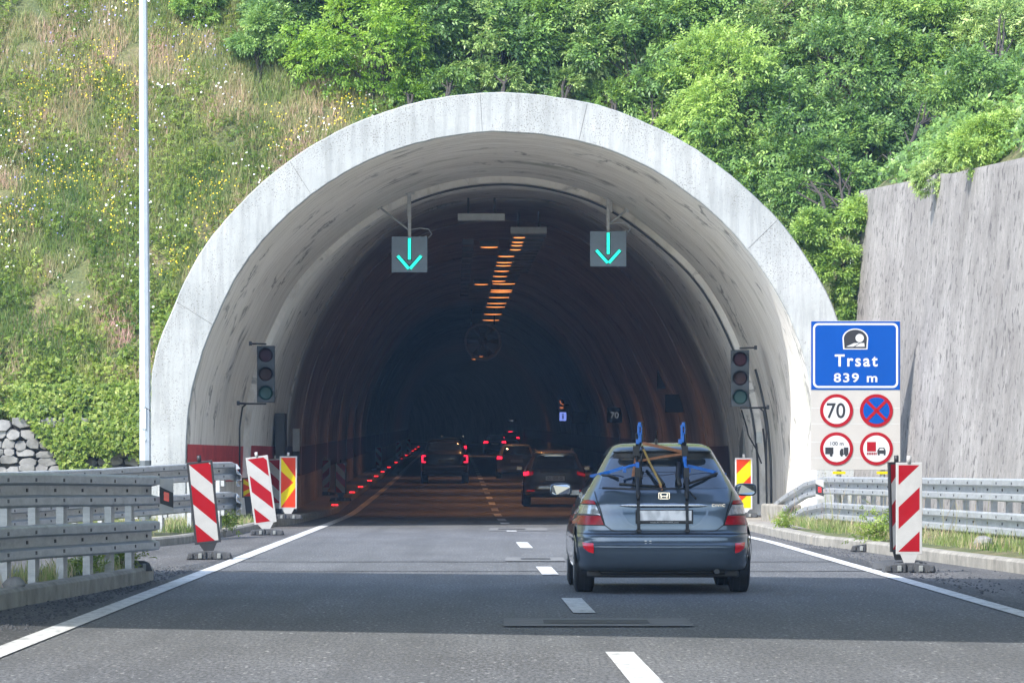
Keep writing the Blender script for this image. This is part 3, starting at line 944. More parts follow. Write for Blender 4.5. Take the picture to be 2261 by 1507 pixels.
# ---- dry stone wall on the left
sw = thing("dry_stone_wall", "low dry stone wall of grey field stones under the left slope", "wall", (-9, 96.6, 0))
m = MB()
m.poly([(-30, .12, -.1), (2.2, .12, -.1), (2.2, .12, 2.15), (-30, .12, 2.15)])
m.poly([(-30, .12, 2.15), (2.2, .12, 2.15), (2.2, .7, 2.25), (-30, .7, 2.25)])
m.build("wall_core", M['stone_dark'], sw)
m = MB()
random.seed(5)
z = -.05
while z < 2.15:
    h = random.uniform(.13, .25)
    x = -4.2 + random.uniform(0, .2)
    while x < 2.2:
        w = random.uniform(.17, .45)
        cxs, czs = x + w / 2, z + h / 2 + random.uniform(-.035, .035)
        n = random.choice((6, 7, 7, 8))
        a0 = random.uniform(0, 6)
        ringp = []
        for k in range(n):
            a = a0 + 2 * math.pi * k / n
            q = random.uniform(.84, 1.10)
            ca, sa = math.cos(a), math.sin(a)
            e = (abs(ca) ** 4.5 + abs(sa) ** 4.5) ** (-1 / 4.5)
            ringp.append((ca * e * w * .525 * q, sa * e * h * .535 * q))
        dep = random.uniform(.02, .10)
        tl = random.uniform(-.25, .25), random.uniform(-.35, .35)
        rows = []
        for (sc, y) in ((1.0, .14), (1.0, -dep * .35), (.90, -dep * .9), (.0, -dep)):
            rows.append([(cxs + px * sc, y + (px * tl[0] + pz * tl[1] if y < 0 else 0) * sc, czs + pz * sc) for px, pz in ringp])
        m.grid(rows, 0, False, True)
        x += w
    z += h
m.build("stones", M['stone'], sw)

# ---- overpass behind and above the camera's view, whose shadow crosses the road
ovp = MB()
ZB = 9.0
kx, ky = -SUN_L.x / SUN_L.z, -SUN_L.y / SUN_L.z
def cast(p, z): return (p[0] - kx * z, p[1] - ky * z, z)
near = [(-30, 46.5), (30, 20.5)]; far = [(-30, 63.5), (30, 39.5)]
quadp = [near[0], near[1], far[1], far[0]]
pts = [cast(p, ZB) for p in quadp] + [cast((p[0], p[1]), ZB) for p in quadp]
pts = [Vector(p) for p in pts[:4]] + [Vector(p) + Vector((0, 0, .7)) for p in pts[:4]]
ovp.faces(pts, [(0, 1, 2, 3), (4, 7, 6, 5), (0, 4, 5, 1), (1, 5, 6, 2), (2, 6, 7, 3), (3, 7, 4, 0)])
struct(ovp.build("overpass", M['overpass']))
#@@PART3
# ================================================================== STREET OBJECTS
# ---- guard rails: W-beams on posts
W_PROF = [(.015, -.158), (.070, -.150), (.082, -.135), (.080, -.068), (-.008, -.045), (-.008, .045), (.080, .068), (.082, .135), (.070, .150), (.015, .158)]
def beam(path, zc, side):             # path: list of (x, d, dz); side=+1 faces +x
    m = MB()
    rows = []
    n = len(path)
    for i, (x, d, dz) in enumerate(path):
        a = path[max(0, i - 1)]; b = path[min(n - 1, i + 1)]
        t = Vector((b[0] - a[0], b[1] - a[1], 0)).normalized()
        nr = Vector((t.y, -t.x, 0)) * side
        rows.append([Vector((x, d, zc + dz)) + nr * s + Vector((0, 0, z)) for s, z in W_PROF])
    m.grid(rows, 0, False)
    # bolt slots at every joint
    L = 0.0
    nxt = .4
    for i in range(n - 1):
        a = Vector(path[i]); b = Vector(path[i + 1]); seg = (b - a).length
        while nxt < L + seg:
            q = a.lerp(b, (nxt - L) / seg)
            t = (b - a).normalized(); nr = Vector((t.y, -t.x, 0)).normalized() * side
            ang = math.atan2(t.y, t.x)
            R = Matrix.Rotation(ang, 3, 'Z')
            for dx in (-.025, .025):
                for zz in (.095, -.095):
                    m.box(q + nr * .083 + t * dx + Vector((0, 0, zc + zz)), (.013, .006, .03), 1, R)
            m.box(q - nr * .006 + Vector((0, 0, zc)), (.05, .02, .03), 1, R)
            nxt += 1.33
        L += seg
    return m
def rel(path, o): return [(x - o[0], d - o[1], z) for x, d, z in path]
def resamp(path, step):
    out = []
    for a, b in zip(path, path[1:]):
        A, B = Vector(a), Vector(b)
        n = max(1, int((B - A).length / step))
        out += [tuple(A.lerp(B, k / n)) for k in range(n)]
    return out + [path[-1]]
def posts(path, o, parent, side, h, every, skip=0, w=.14):
    L = 0; nxt = skip
    for a, b in zip(path, path[1:]):
        A, B = Vector(a), Vector(b); seg = (B - A).length
        while nxt < L + seg:
            q = A.lerp(B, (nxt - L) / seg)
            t = (B - A).normalized(); t.z = 0; t.normalize(); nr = Vector((t.y, -t.x, 0)) * side
            m = MB()
            R = Matrix.Rotation(math.atan2(t.y, t.x), 3, 'Z')
            hh = h
            c = q - nr * .085 - Vector((o[0], o[1], 0))
            m.box((c.x, c.y, hh / 2 + .02), (w, .012, hh), 0, R)
            m.box(Vector((c.x, c.y, hh / 2 + .02)) + t * (w / 2) - nr * .03, (.012, .07, hh), 0, R)
            m.box(Vector((c.x, c.y, hh / 2 + .02)) - t * (w / 2) - nr * .03, (.012, .07, hh), 0, R)
            for zz in (.95, .44):
                m.box(Vector((c.x, c.y, zz)) + nr * .04, (.10, .08, .10), 0, R)
            m.build("post", M['galv'], parent)
            nxt += every
        L += seg

nl = [(-6.2, 20, 0), (-5.35, 30, .02), (-4.75, 38, .05), (-4.42, 42, .04), (-4.12, 45, .02), (-3.86, 48.6, 0)]
o = (-4.4, 44)
gr = thing("guard_rail", "grey double guard rail at the near left, ending beside the black framed board", "guard rail", (o[0], o[1], 0))
beam(rel(resamp(nl, 1.2), o), .985, 1).build("upper_beam", M_RAIL := [M['galv'], M['black']], gr, solid=.004)
beam(rel(resamp(nl, 1.2), o), .505, 1).build("lower_beam", M_RAIL, gr, solid=.004)
posts(nl[2:], o, gr, 1, 1.1, 1.33, .5, .19)
def delineator(parent, x, y, z, rz):
    m = MB()
    R = Matrix.Rotation(rz, 3, 'Z')
    c = Vector((x, y, z))
    def q(pts, yy, mi): m.poly([c + R @ Vector((a, yy, b)) for a, b in pts], mi)
    m.box(c, (.15, .012, .36), 0, R)
    q([(-.075, .10), (.075, .03), (.075, -.13), (-.075, -.08)], -.009, 1)
    q([(-.028, .045), (.028, .03), (.028, -.065), (-.028, -.05)], -.012, 2)
    return m.build("reflector_post", [M['dirty_white'], M['black'], M['lens_bright']], parent)
delineator(gr, -3.72 - o[0], 48.75 - o[1], .93, .1)

ml = [(-9.5, 30, 0), (-8.6, 45, 0), (-7.9, 56, 0), (-7.2, 65, .02), (-6.57, 71.6, .06), (-5.78, 76, .13), (-5.25, 78.8, .17), (-5.0, 80, .18), (-4.86, 80.2, .14), (-4.78, 79.9, .06)]
o = (-6, 75)
gr = thing("guard_rail", "pale double steel guard rail crossing behind the leaning red white boards on the left", "guard rail", (o[0], o[1], 0))
p_ = rel(resamp(ml, 1.0), o)
beam(p_, .99, 1).build("upper_beam", M_RAIL, gr, solid=.004)
beam([(x, d, z * .8) for x, d, z in p_], .50, 1).build("lower_beam", M_RAIL, gr, solid=.004)
posts(ml[:8], o, gr, 1, 1.15, 1.9, .6)

rl = [(9.2, 20, 0), (8.0, 42, 0), (7.35, 53, 0), (6.9, 61, .02), (6.3, 73, .01), (5.80, 83.4, 0), (5.62, 86, -.10), (5.42, 88.6, -.34), (5.3, 90.2, -.52)]
o = (6.5, 70)
gr = thing("guard_rail", "long pale double steel guard rail along the foot of the right retaining wall", "guard rail", (o[0], o[1], 0))
p_ = rel(resamp(rl, 1.0), o)
beam(p_, .90, -1).build("upper_beam", M_RAIL, gr, solid=.004)
p2_ = [(x, d, z * .95) for x, d, z in p_]
beam(p2_, .43, -1).build("lower_beam", M_RAIL, gr, solid=.004)
posts(rl[:6], o, gr, -1, 1.0, 1.33, .5, .16)
delineator(gr, 5.66 - o[0], 83.3 - o[1], .83, -.15)
m = MB()
m.box((5.36 - o[0], 90.3 - o[1], .25), (.5, 2.6, .5), 0, Matrix.Rotation(.06, 3, 'Z'))
m.build("end_block", M['kerb'], gr, bevel=.04)

# far rail of the slip road seen through the near posts
fr = [(-12.5, 40, 0), (-11.2, 55, 0), (-10.2, 66, 0), (-9.6, 75, 0)]
o = (-11, 58)
gr = thing("guard_rail", "far low steel rail glimpsed between the near left guard rail posts", "guard rail", (o[0], o[1], 0))
beam(rel(resamp(fr, 1.5), o), .55, 1).build("beam", M_RAIL, gr, solid=.004)
posts(fr, o, gr, 1, .7, 3.0, .6)

# ---- striped marker boards
def stripe_face(m, w, h, slope, bw, phase, ca, cb, y=-.016):
    """bands of two colours across a w x h board; slope = rise over run"""
    nrm = math.hypot(slope, 1)
    k = -6
    rect = [(-w / 2, 0), (w / 2, 0), (w / 2, h), (-w / 2, h)]
    while k < 20:
        lo = phase + k * bw; hi = lo + bw
        p = clip_poly(rect, -slope, 1, hi)
        p = clip_poly(p, slope, -1, -lo) if len(p) > 2 else p
        if len(p) > 2:
            m.poly([(x, y, z) for x, z in p], ca if k % 2 == 0 else cb)
        k += 1
def foot(parent, w=.62, d=.34, name="rubber_foot"):
    m = MB()
    for sx in (-1, 1):
        m.prism([(sx * w / 2, 0), (sx * w / 2 - sx * .03, .085), (sx * .05, .11), (sx * .05, 0)], -d / 2, d / 2)
    m.box((0, 0, .055), (.12, d * .8, .11))
    for k in range(5):
        x = -w / 2 + .06 + k * (w - .12) / 4
        m.box((x, -d / 2 - .012, .045), (.05, .03, .07), 1 if k % 2 else 0)
        m.box((x, d / 2 + .012, .045), (.05, .03, .07), 0)
    return m.build(name, [M['rubber'], M['lamp_grey']], parent, bevel=.008)
def marker_board(label, base, w, h, style, frame, tilt=(0, 0, 0), group=None, withfoot=True, cat="marker board", h0=.24):
    o = thing("marker_board", label, cat, base, tilt[2], group)
    if withfoot: foot(o)
    R = Matrix.Rotation(tilt[1], 3, 'Y') @ Matrix.Rotation(tilt[0], 3, 'X')
    def tf(mb): mb.v = [tuple(R @ Vector(v)) for v in mb.v]; return mb
    m = MB()
    m.box((0, 0, h0 + h / 2), (w + .062, .028, h + .062))
    tf(m).build("board", M[frame], o, bevel=.006)
    m = MB()
    m.prism([(-w / 2 * .85, h0 - .025), (w / 2 * .85, h0 - .025), (.05, .08), (-.05, .08)], -.012, .012)
    tf(m).build("stem", M[frame], o)
    m = MB()
    m.tube([(0, 0, h0 + h + .02), (0, 0, h0 + h + .11)], .028, 8)
    tf(m).build("grip", M[frame], o)
    m = MB()
    if style == 'down': stripe_face(m, w, h, -1.02, .255 * h, h - 1.02 * w / 2 - .51 * h, 0, 1)
    elif style == 'up': stripe_face(m, w, h, .95, .255 * h, h - .95 * w / 2 - .51 * h, 0, 1)
    elif style == 'up_y': stripe_face(m, w, h, 1.0, .33 * h, h - .5 * w - .66 * h, 3, 2)
    elif style == 'chevron':
        m.poly([(-w / 2, -.016, h), (w / 2, -.016, h * .60), (w / 2, -.016, h * .40), (-w / 2, -.016, 0), (-w / 2, -.016, h * .27), (w / 2 - .04, -.016, h * .5), (-w / 2, -.016, h * .73)], 2)
        m.poly([(-w / 2, -.016, h), (w / 2, -.016, h), (w / 2, -.016, h * .60)], 3)
        m.poly([(-w / 2, -.016, h * .27), (w / 2 - .04, -.016, h * .5), (-w / 2, -.016, h * .73)], 3)
        m.poly([(-w / 2, -.016, 0), (w / 2, -.016, h * .40), (w / 2, -.016, 0)], 3)
    if style in ('down', 'up', 'up_y', 'chevron'):
        for i, v in enumerate(m.v):
            if style in ('down', 'up', 'up_y'): m.v[i] = (v[0], v[1], v[2] + h0)
            else: m.v[i] = (v[0], v[1], v[2] + h0)
    tf(m).build("stripes", [M['red_sign'], M['dirty_white'], M['yellow_sign'], M['orange_sign']], o)
    return o
BG = "marker boards on rubber feet beside the road"
marker_board("red white board in a black frame leaning left beside the near guard rail end", (P(463, 0, 60.5).x, 60.5, .01), .285, 1.04, 'down', 'black', (.02, -.105, .06), BG)
marker_board("red and white striped board in a white frame leaning left at the left kerb corner", (P(590, 0, 82).x, 82, .01), .345, 1.16, 'down', 'dirty_white', (.03, -.135, .08), BG)
marker_board("yellow and orange chevron board standing upright at the left tunnel mouth", (P(636, 0, 94).x, 94, .16), .30, 1.03, 'chevron', 'dirty_white', (0, .005, 0), BG)
marker_board("small yellow chevron board peeking out behind the left guard rail end", (P(549, 0, 96).x, 96, .12), .22, .36, 'chevron', 'black', (0, .0, 0), BG, h0=.50)
marker_board("dull striped board half hidden behind the yellow chevron board", (P(613, 0, 105.5).x, 105.5, .16), .30, 1.0, 'down', 'dirty_white', (0, -.05, 0), BG)
marker_board("red and white striped board with a white frame standing on the right shoulder", (P(2007, 0, 53).x, 53, .01), .245, 1.01, 'up', 'dirty_white', (.0, .0, .0), BG)
marker_board("black framed striped board hidden close behind the right shoulder board", (P(1986, 0, 54.6).x, 54.6, .01), .24, 1.02, 'up', 'black', (-.02, -.02, .75), BG)
marker_board("yellow and red striped board standing between the blue car and the right tunnel wall", (P(1642, 0, 97).x, 97, .16), .31, 1.04, 'up_y', 'white_sign', (0, 0, 0), BG, h0=.2)
BT = "striped boards along the left tunnel walkway"
lab_t = ["small red white striped board nearest the tunnel mouth on the left walkway", "dark dirty striped board second along the left tunnel walkway", "slim striped board further in on the left walkway beside the red kerb lights", "tiny pale striped board deep in the tunnel on the left walkway", "faint striped board deepest on the left tunnel walkway"]
for (px, py, hh, sty), lb in zip(((718, 1085, 42, 'up'), (752, 1098, 36, 'down'), (836, 1030, 26, 'down'), (880, 1008, 22, 'up'), (902, 996, 16, 'down')), lab_t):
    d = (23983 - 1500) / (py + 8 - 931)
    marker_board(lb, ((px - 1130.5) * d / F, d, zr(d) + .16), .26, .82, sty, 'dirty_white' if px != 752 else 'dark_metal', (0, 0, 0), BT)
# rubber feet left lying without a board
for (px, d, z, rz, lb) in ((303, 48.4, .13, .3, "loose black rubber foot lying at the end of the near left kerb"), (1922, 66.0, .01, -.2, "empty black rubber foot lying by the right kerb"),):
    f_ = thing("rubber_foot", lb, "rubber foot", (P(px, 0, d).x, d, z), rz, "rubber feet without boards")
    foot(f_, .55 if px > 1000 else .26, .34, "foot_block")

# ---- lamp post
d = 86.0
lp = thing("lamp_post", "tall tapered pale blue grey lamp post standing left of the portal", "lamp post", (P(321, 0, d).x, d, 0))
m = MB()
dx = P(316, 0, d).x - P(321, 0, d).x
m.tube([(0, 0, 1.36), (dx * .5, 0, 5.7), (dx, 0, 10.2), (dx, 0, 12.5)], [.112, .094, .077, .070], 8, 0, False)
m.build("shaft", M['pole'], lp)
m = MB()
m.tube([(0, 0, 0), (0, 0, 1.36)], [.118, .1145], 8, 0, False)
m.build("base_sleeve", M['pole_base'], lp)
m = MB()
m.box((-.02, -.108, 2.15), (.085, .03, .40)); m.box((0, -.108, 1.75), (.035, .03, .05))
m.build("service_hatch", M['pole'], lp, bevel=.005)
m = MB()
m.tube([(-.105, -.045, 2.30), (0, -.118, 2.37), (.105, -.045, 2.30)], .008, 5)
m.build("strap_band", M['dark_metal'], lp)
m = MB()
m.tube([(dx, 0, 12.5), (dx, -.3, 12.9), (dx + .3, -1.6, 13.1)], .045, 8); m.box((dx + .35, -2.0, 13.08), (.3, .8, .14))
m.build("lantern_arm", M['pole'], lp)

# ---- blue tunnel sign
d = 85.0
K = d / F
sx0 = P(1889, 0, d).x
sg = thing("tunnel_sign", "tall sign with a blue board reading Trsat 839 m above four round red signs", "road sign", (sx0, d, 0), .0)
def SX(px): return (px - 1889) * K
def SZ(py): return CAMZ + (1030 - py) * K
m = MB()
m.box((0, .02, (SZ(708) + SZ(1037)) / 2), (198 * K, .035, SZ(708) - SZ(1037)))
m.build("back_board", M['cream'], sg, bevel=.006)
m = MB()
for py in (900, 935, 975, 1010):
    m.box((0, .0015, SZ(py)), (196 * K, .004, .006))
m.build("board_seam", M['lamp_white'], sg)
m = MB()
m.box((0, .0, (SZ(709) + SZ(860)) / 2), (196 * K, .012, SZ(709) - SZ(860)))
m.build("blue_board", M['blue_sign'], sg)
def rrect(x0, x1, z0, z1, r, n=6):
    out = []
    for (cx_, cz_, a0) in ((x1 - r, z1 - r, 0), (x0 + r, z1 - r, 90), (x0 + r, z0 + r, 180), (x1 - r, z0 + r, 270)):
        for k in range(n + 1):
            a = rad(a0 + 90 * k / n); out.append((cx_ + r * math.cos(a), cz_ + r * math.sin(a)))
    return out
m = MB()
A = rrect(SX(1795), SX(1983), SZ(856), SZ(713), .10); B = rrect(SX(1799.5), SX(1978.5), SZ(851.5), SZ(717.5), .07)
m.grid([[(x, -.0085, z) for x, z in A], [(x, -.0085, z) for x, z in B]], 0, False, True)
m.build("white_border", M['white_sign'], sg)
def arch_poly(cxp, cyp, wp, hp, n=20):    # tunnel mouth outline: flat foot, round top
    pts = [(SX(cxp + wp / 2 * .94), SZ(cyp + hp / 2)), ]
    for k in range(n + 1):
        a = math.pi * k / n
        pts.append((SX(cxp + wp / 2 * math.cos(a)), SZ(cyp - hp * .02 - hp * .48 * math.sin(a))))
    pts.append((SX(cxp - wp / 2 * .94), SZ(cyp + hp / 2)))
    return pts
m = MB()
m.poly([(x, -.0085, z) for x, z in arch_poly(1888.5, 748, 57, 46)], 0)
m.poly([(x, -.0115, z) for x, z in arch_poly(1888.5, 748, 51, 41)], 1)
m.disc((SX(1898), SZ(746)), 9.2 * K, -.0145, 0, 24)
m.poly([(SX(x), -.0145, SZ(y)) for x, y in ((1868, 765), (1886, 757), (1898, 757), (1884, 765))], 0)
m.poly([(SX(x), -.0145, SZ(y)) for x, y in ((1888, 765), (1900, 757), (1908, 757), (1909, 765))], 0)
m.build("tunnel_pictogram", [M['white_sign'], M['ink']], sg)
text("place_name", "Trsat", SX(1890.5), SZ(795.5), 27 * K, M['white_sign'], sg, -.0085, .022, 95 * K, 1.25)
text("length_figure", "839 m", SX(1889), SZ(833.5), 20.5 * K, M['white_sign'], sg, -.0085, .022, 96 * K, 1.2)
def round_sign(px, py, fill, name="round_sign", rp=36.5):
    c = (SX(px), SZ(py)); r_ = rp * K
    m = MB()
    m.tube([(c[0], -.012, c[1]), (c[0], .004, c[1])], r_, 40, 0, False)
    m.disc(c, r_ * .80, -.0145, 1, 40)
    o = m.build(name, [M['red_sign'], M[fill]], sg)
    return o, c
y0 = -.0175
o_, c = round_sign(1847, 906, 'white_sign')
text("speed_figure", "70", c[0] - .01, c[1], 34 * K, M['ink'], o_, y0, .012, 41 * K)
o_, c = round_sign(1935, 906, 'blue_sign')
m = MB()
for a in (45, -45):
    R = Matrix.Rotation(rad(a), 3, 'Y')
    m.box((c[0], y0 + (.0015 if a > 0 else -.0015), c[1]), (58 * K, .004, 6.5 * K), 0, R)
m.build("red_cross", M['red_sign'], o_)
o_, c = round_sign(1847, 990, 'white_sign')
text("distance_figure", "100 m", c[0] + 1 * K, SZ(978.5), 8.5 * K, M['ink'], o_, y0, .012, 29 * K)
def QB(m, xa, ya, xb, yb, mi=0, y=y0): m.poly([(SX(xa), y, SZ(ya)), (SX(xb), y, SZ(ya)), (SX(xb), y, SZ(yb)), (SX(xa), y, SZ(yb))], mi)
m = MB()
QB(m, 1822, 987, 1840, 1002); m.disc((SX(1835), SZ(1004)), 3.3 * K, y0 - .002, 0, 16)
m.build("trailer_pictogram", M['ink'], o_)
m = MB()
QB(m, 1863, 987, 1873, 1001)
m.poly([(SX(x), y0, SZ(y)) for x, y in ((1854, 1001), (1854, 995), (1857, 990), (1862, 990), (1862, 1001))])
QB(m, 1854, 1001, 1873, 1003)
for x in (1858, 1868): m.disc((SX(x), SZ(1004)), 3.0 * K, y0 - .002, 0, 16)
m.build("lorry_pictogram", M['ink'], o_)
o_, c = round_sign(1935, 990, 'white_sign')
m = MB()
QB(m, 1914, 975, 1934, 996); 
for k in range(6): QB(m, 1914 + k * 3.8, 998, 1916.2 + k * 3.8, 1004)
QB(m, 1914, 1000, 1936, 1001.3)
m.build("red_lorry_pictogram", M['red_sign'], o_)
m = MB()
m.poly([(SX(x), y0, SZ(y)) for x, y in ((1937, 1001), (1937, 994), (1941, 987.5), (1952, 987.5), (1955.5, 994), (1955.5, 1001))])
QB(m, 1938, 1001, 1942, 1004.5); QB(m, 1951, 1001, 1955, 1004.5)
m.poly([(SX(x), y0 - .003, SZ(y)) for x, y in ((1941, 993), (1943, 989.5), (1950, 989.5), (1952, 993))], 1)
m.build("car_pictogram", [M['ink'], M['white_sign']], o_)
for px in (1853, 1950):
    m = MB()
    m.tube([(SX(px), .08, 0), (SX(px), .08, SZ(730))], .045, 8)
    m.build("leg", M['galv'], sg)
m = MB()
m.box((SX(1853), .04, SZ(1043)), (.24, .03, .05)); m.box((SX(1950), .04, SZ(1043)), (.24, .03, .05))
m.build("clamp", M['yellow_sign'], sg)

# ---- traffic lights on the vault walls
def traffic_light(label, px, py0, py1, pw, d, side, group):
    K = d / F
    base = P(px, py1, d)
    t = thing("traffic_light", label, "traffic light", base, 0, group)
    w = pw * K; h = (py1 - py0) * K
    m = MB()
    m.box((0, .06, h / 2), (w, .22, h))
    m.build("housing", M['traf_body'], t, bevel=.012)
    for k, (nm, mt) in enumerate((("red_lens", 'trafred'), ("amber_lens", 'trafamber'), ("green_lens", 'trafgreen'))):
        z = h * (5 - 2 * k) / 6; r_ = w * .40
        m = MB()
        m.tube([(0, -.052, z), (0, -.075, z)], [r_, r_ * .75], 24)
        l_ = m.build(nm, M[mt], t)
        m = MB()
        rows = []
        for (y, rr) in ((-.05, r_ * 1.13), (-.20, r_ * 1.10)):
            rows.append([(rr * math.cos(a), y - (.0 if y > -.1 else .10 * max(0, math.sin(a))), z + rr * math.sin(a)) for a in [rad(-25 + 230 * q / 24) for q in range(25)]])
        m.grid(rows, 0, True)
        m.build("visor", M['traf_body'], t, solid=.006)
    # brackets to the wall
    for nm, zz, ln in (("upper_bracket", h + .035, 28 * K), ("lower_bracket", -.03, 55 * K)):
        m = MB()
        m.tube([(0, .02, zz), (side * (w * .2 + ln), .30, zz + (.02 if zz > 0 else .01))], .022, 6)
        m.tube([(side * .06, .02, zz), (side * (w * .2 + ln), .30, zz - .01 + .03)], .016, 6)
        m.box((side * (w * .2 + ln), .30, zz + .02), (.06, .12, .09))
        m.build(nm, M['dark_metal'], t)
    m = MB()
    m.tube([(side * 45 * K, .18, -.03), (side * 53 * K, .25, -.10), (side * 57 * K, .3, -.32), (side * 60 * K, .32, -.55), (side * 60 * K, .35, -1.6)], .02, 6)
    m.build("cable", M['dark_metal'], t)
    return t
TG = "traffic lights at the tunnel mouth"
traffic_light("unlit traffic light fixed to the left vault wall above the red band", 587, 763, 888, 39, 97, -1, TG)
traffic_light("unlit traffic light fixed to the right vault wall near the sign", 1634, 772, 897, 40, 97.5, 1, TG)

# ---- lane signals hanging from the vault
def lane_signal(label, px, py0, py1, pw, d, pole_top, brace, side):
    K = d / F
    c = P(px, (py0 + py1) / 2, d)
    t = thing("lane_signal", label, "lane signal", c, 0, "lane signals hanging in the portal")
    w = pw * K; h = (py1 - py0) * K
    m = MB(); m.box((0, .12, 0), (w, .2, h)); m.build("cabinet", M['grey_panel'], t, bevel=.008)
    m = MB()
    dots = []
    # arrow drawn as rows of small light points
    st = .024
    def seg(x0, z0, x1, z1, half):
        L = math.hypot(x1 - x0, z1 - z0); ux, uz = (x1 - x0) / L, (z1 - z0) / L
        n = int(L / st)
        for i in range(n + 1):
            for j in range(-half, half + 1):
                dots.append((x0 + ux * i * st - uz * j * st, z0 + uz * i * st + ux * j * st))
    seg(0, h * .44, 0, -h * .16, 1)
    seg(-w * .32, -h * .05, -.012, -h * .40, 1); seg(w * .32, -h * .05, .012, -h * .40, 1)
    back = MB()
    back.box((0, .014, h * .14), (.105, .006, h * .62)); 
    for sgn in (-1, 1):
        back.box((sgn * w * .165, .0145, -h * .225), (w * .50, .005, .105), 0, Matrix.Rotation(sgn * -rad(46), 3, 'Y'))
    back.build("arrow_mask", M['ink'], t)
    r_ = .0128
    for (x, z) in dots:
        m.poly([(x + r_ * math.cos(2 * math.pi * k / 6), .004, z + r_ * math.sin(2 * math.pi * k / 6)) for k in range(6)])
    m.build("green_arrow", M['cyan'], t)
    m = MB()
    top = P(px, pole_top, d) - c
    m.box((0, .13, (h / 2 + top.z + .3) / 2), (.07, .05, top.z + .3 - h / 2))
    m.box((.05 * side + .02, .20, (h / 2 + .35 + top.z) / 2 + .15), (.05, .05, top.z - h / 2 - .2))
    m.box((0, .13, top.z + .02), (.22, .16, .04))
    m.build("hanger", M['galv'], t)
    b = P(*brace, d) - c
    m = MB()
    m.tube([(b.x, .13, b.z), (0, .13, h / 2 + .14)], .026, 6); m.box((b.x, .13, b.z), (.12, .12, .06), 0, Matrix.Rotation(side * rad(35), 3, 'Y'))
    m.build("brace", M['galv'], t)
    m = MB()
    m.tube([(.02, .10, h / 2 + .16), (.22, .10, h / 2 + .19), (.42, .10, h / 2 + .17), (.50, .10, h / 2 + .06), (.42, .10, h / 2 - .03)], .010, 6)
    m.box((w * .46, .06, h / 2 + .0), (.05, .05, .03))
    m.build("supply_cable", M['lamp_white'], t)
    return t
lane_signal("square lane signal with a lit green arrow hanging over the left lane", 904, 522, 601, 79, 101, 428, (838, 457), -1)
lane_signal("square lane signal with a lit green arrow hanging over the right lane", 1343, 510, 588, 80, 101, 438, (1384, 463), 1)

# ---- tunnel lamps
def tunnel_lamp(name_label, d, off, H, w, lit, lens=(-.5, .5), depth=.35, housing='lamp_grey', group="sodium lamps in the ceiling row", hang=False, power=0):
    o = thing("tunnel_lamp", name_label, "ceiling lamp", (cx(d) + off, d, zr(d) + H), 0, group)
    m = MB(); m.box((0, 0, .09), (w, depth, .16)); m.build("housing", M[housing], o, bevel=.01)
    if lit:
        m = MB(); x0, x1 = lens[0] * w, lens[1] * w
        rows = []
        for k in range(9):
            t = k / 8; x = x0 + (x1 - x0) * t; s = math.sin(math.pi * (.1 + .8 * t))
            rows.append([(x, -depth * .22, .012), (x, -depth * .13, .012 - .022 * s), (x, depth * .13, .012 - .022 * s), (x, depth * .22, .012)])
        m.grid(rows, 0, True); m.build("lens", M['sodium'], o)
    if hang:
        m = MB()
        for sx in (-.28, .28):
            m = MB(); m.box((sx * w, 0, .35), (.05, .05, .40)); m.build("hanger", M['dark_metal'], o)
    if power:
        L = bpy.data.lights.new("lamp_light", 'AREA'); L.shape = 'RECTANGLE'; L.size = w; L.size_y = .4
        L.energy = power; L.color = (1.0, .40, .09); L.spread = rad(165)
        lo = bpy.data.objects.new("lamp_light", L); COL.objects.link(lo); lo.parent = o; lo.location = (0, 0, -.10)
    return o
tunnel_lamp("big white unlit luminaire box hanging highest, left of the lamp row", 106, .43 - .9, 6.98, 1.1, False, housing='lamp_white', group="white luminaire boxes", hang=True, depth=.5)
tunnel_lamp("big white luminaire box at the front of the glowing lamp row", 110, .70, 6.88, .88, False, housing='lamp_white', group="white luminaire boxes", hang=True, depth=.4)
lit_ys = [528, 537, 543.5, 552, 566.5, 580, 587, 599, 610.6, 621, 627, 641, 645, 657, 670, 678, 694, 707, 787, 793]
for k, y in enumerate(lit_ys):
    d = 46017 / (931 - y)
    tunnel_lamp("glowing orange sodium lamp in the long middle row under the tunnel ceiling", d, .78 if d < 126 else .55, 7.0, .85 if d < 150 else .75, True, (-.46, -.12) if d < 124 else ((-.5, .02) if d < 150 else (-.5, .5)), .3 if d < 150 else .5, power=0)
for k in range(14):
    d = 112 + k * 2.2
    tunnel_lamp("unlit grey luminaire in the middle ceiling row", d + .9, .80, 7.02, .80, False, depth=.5, group="unlit luminaires in the middle row")
for k in range(12):
    d = 119 + k * 4.4
    tunnel_lamp("unlit grey luminaire in the left ceiling row", d, -.74, 7.0 - .0 * k, .30, False, depth=.9, group="unlit luminaires in the left row")
for d, off in ((119.8, -.18), (152, -.2)):
    tunnel_lamp("small orange lamp glowing alone left of the long middle row", d, off, 7.0, .5, d in (119.8, 152), (-.45, .45), .25, group="lone orange lamps left of the row")
# the light of the lit row, given out by the lamps themselves
for k, o_ in enumerate([o for o in COL.objects if o.name.startswith("tunnel_lamp") and o.get("group") == "sodium lamps in the ceiling row"]):
    d = o_.location.y
    if k in (2, 5, 8, 11, 14, 16, 18):
        L = bpy.data.lights.new("lamp_light", 'AREA'); L.shape = 'RECTANGLE'; L.size = .7; L.size_y = .3
        L.energy = 38 if d < 170 else 32; L.color = (1.0, .46, .17); L.spread = rad(115)
        lo = bpy.data.objects.new("lamp_light", L); COL.objects.link(lo); lo.parent = o_; lo.location = (0, 0, -.12)
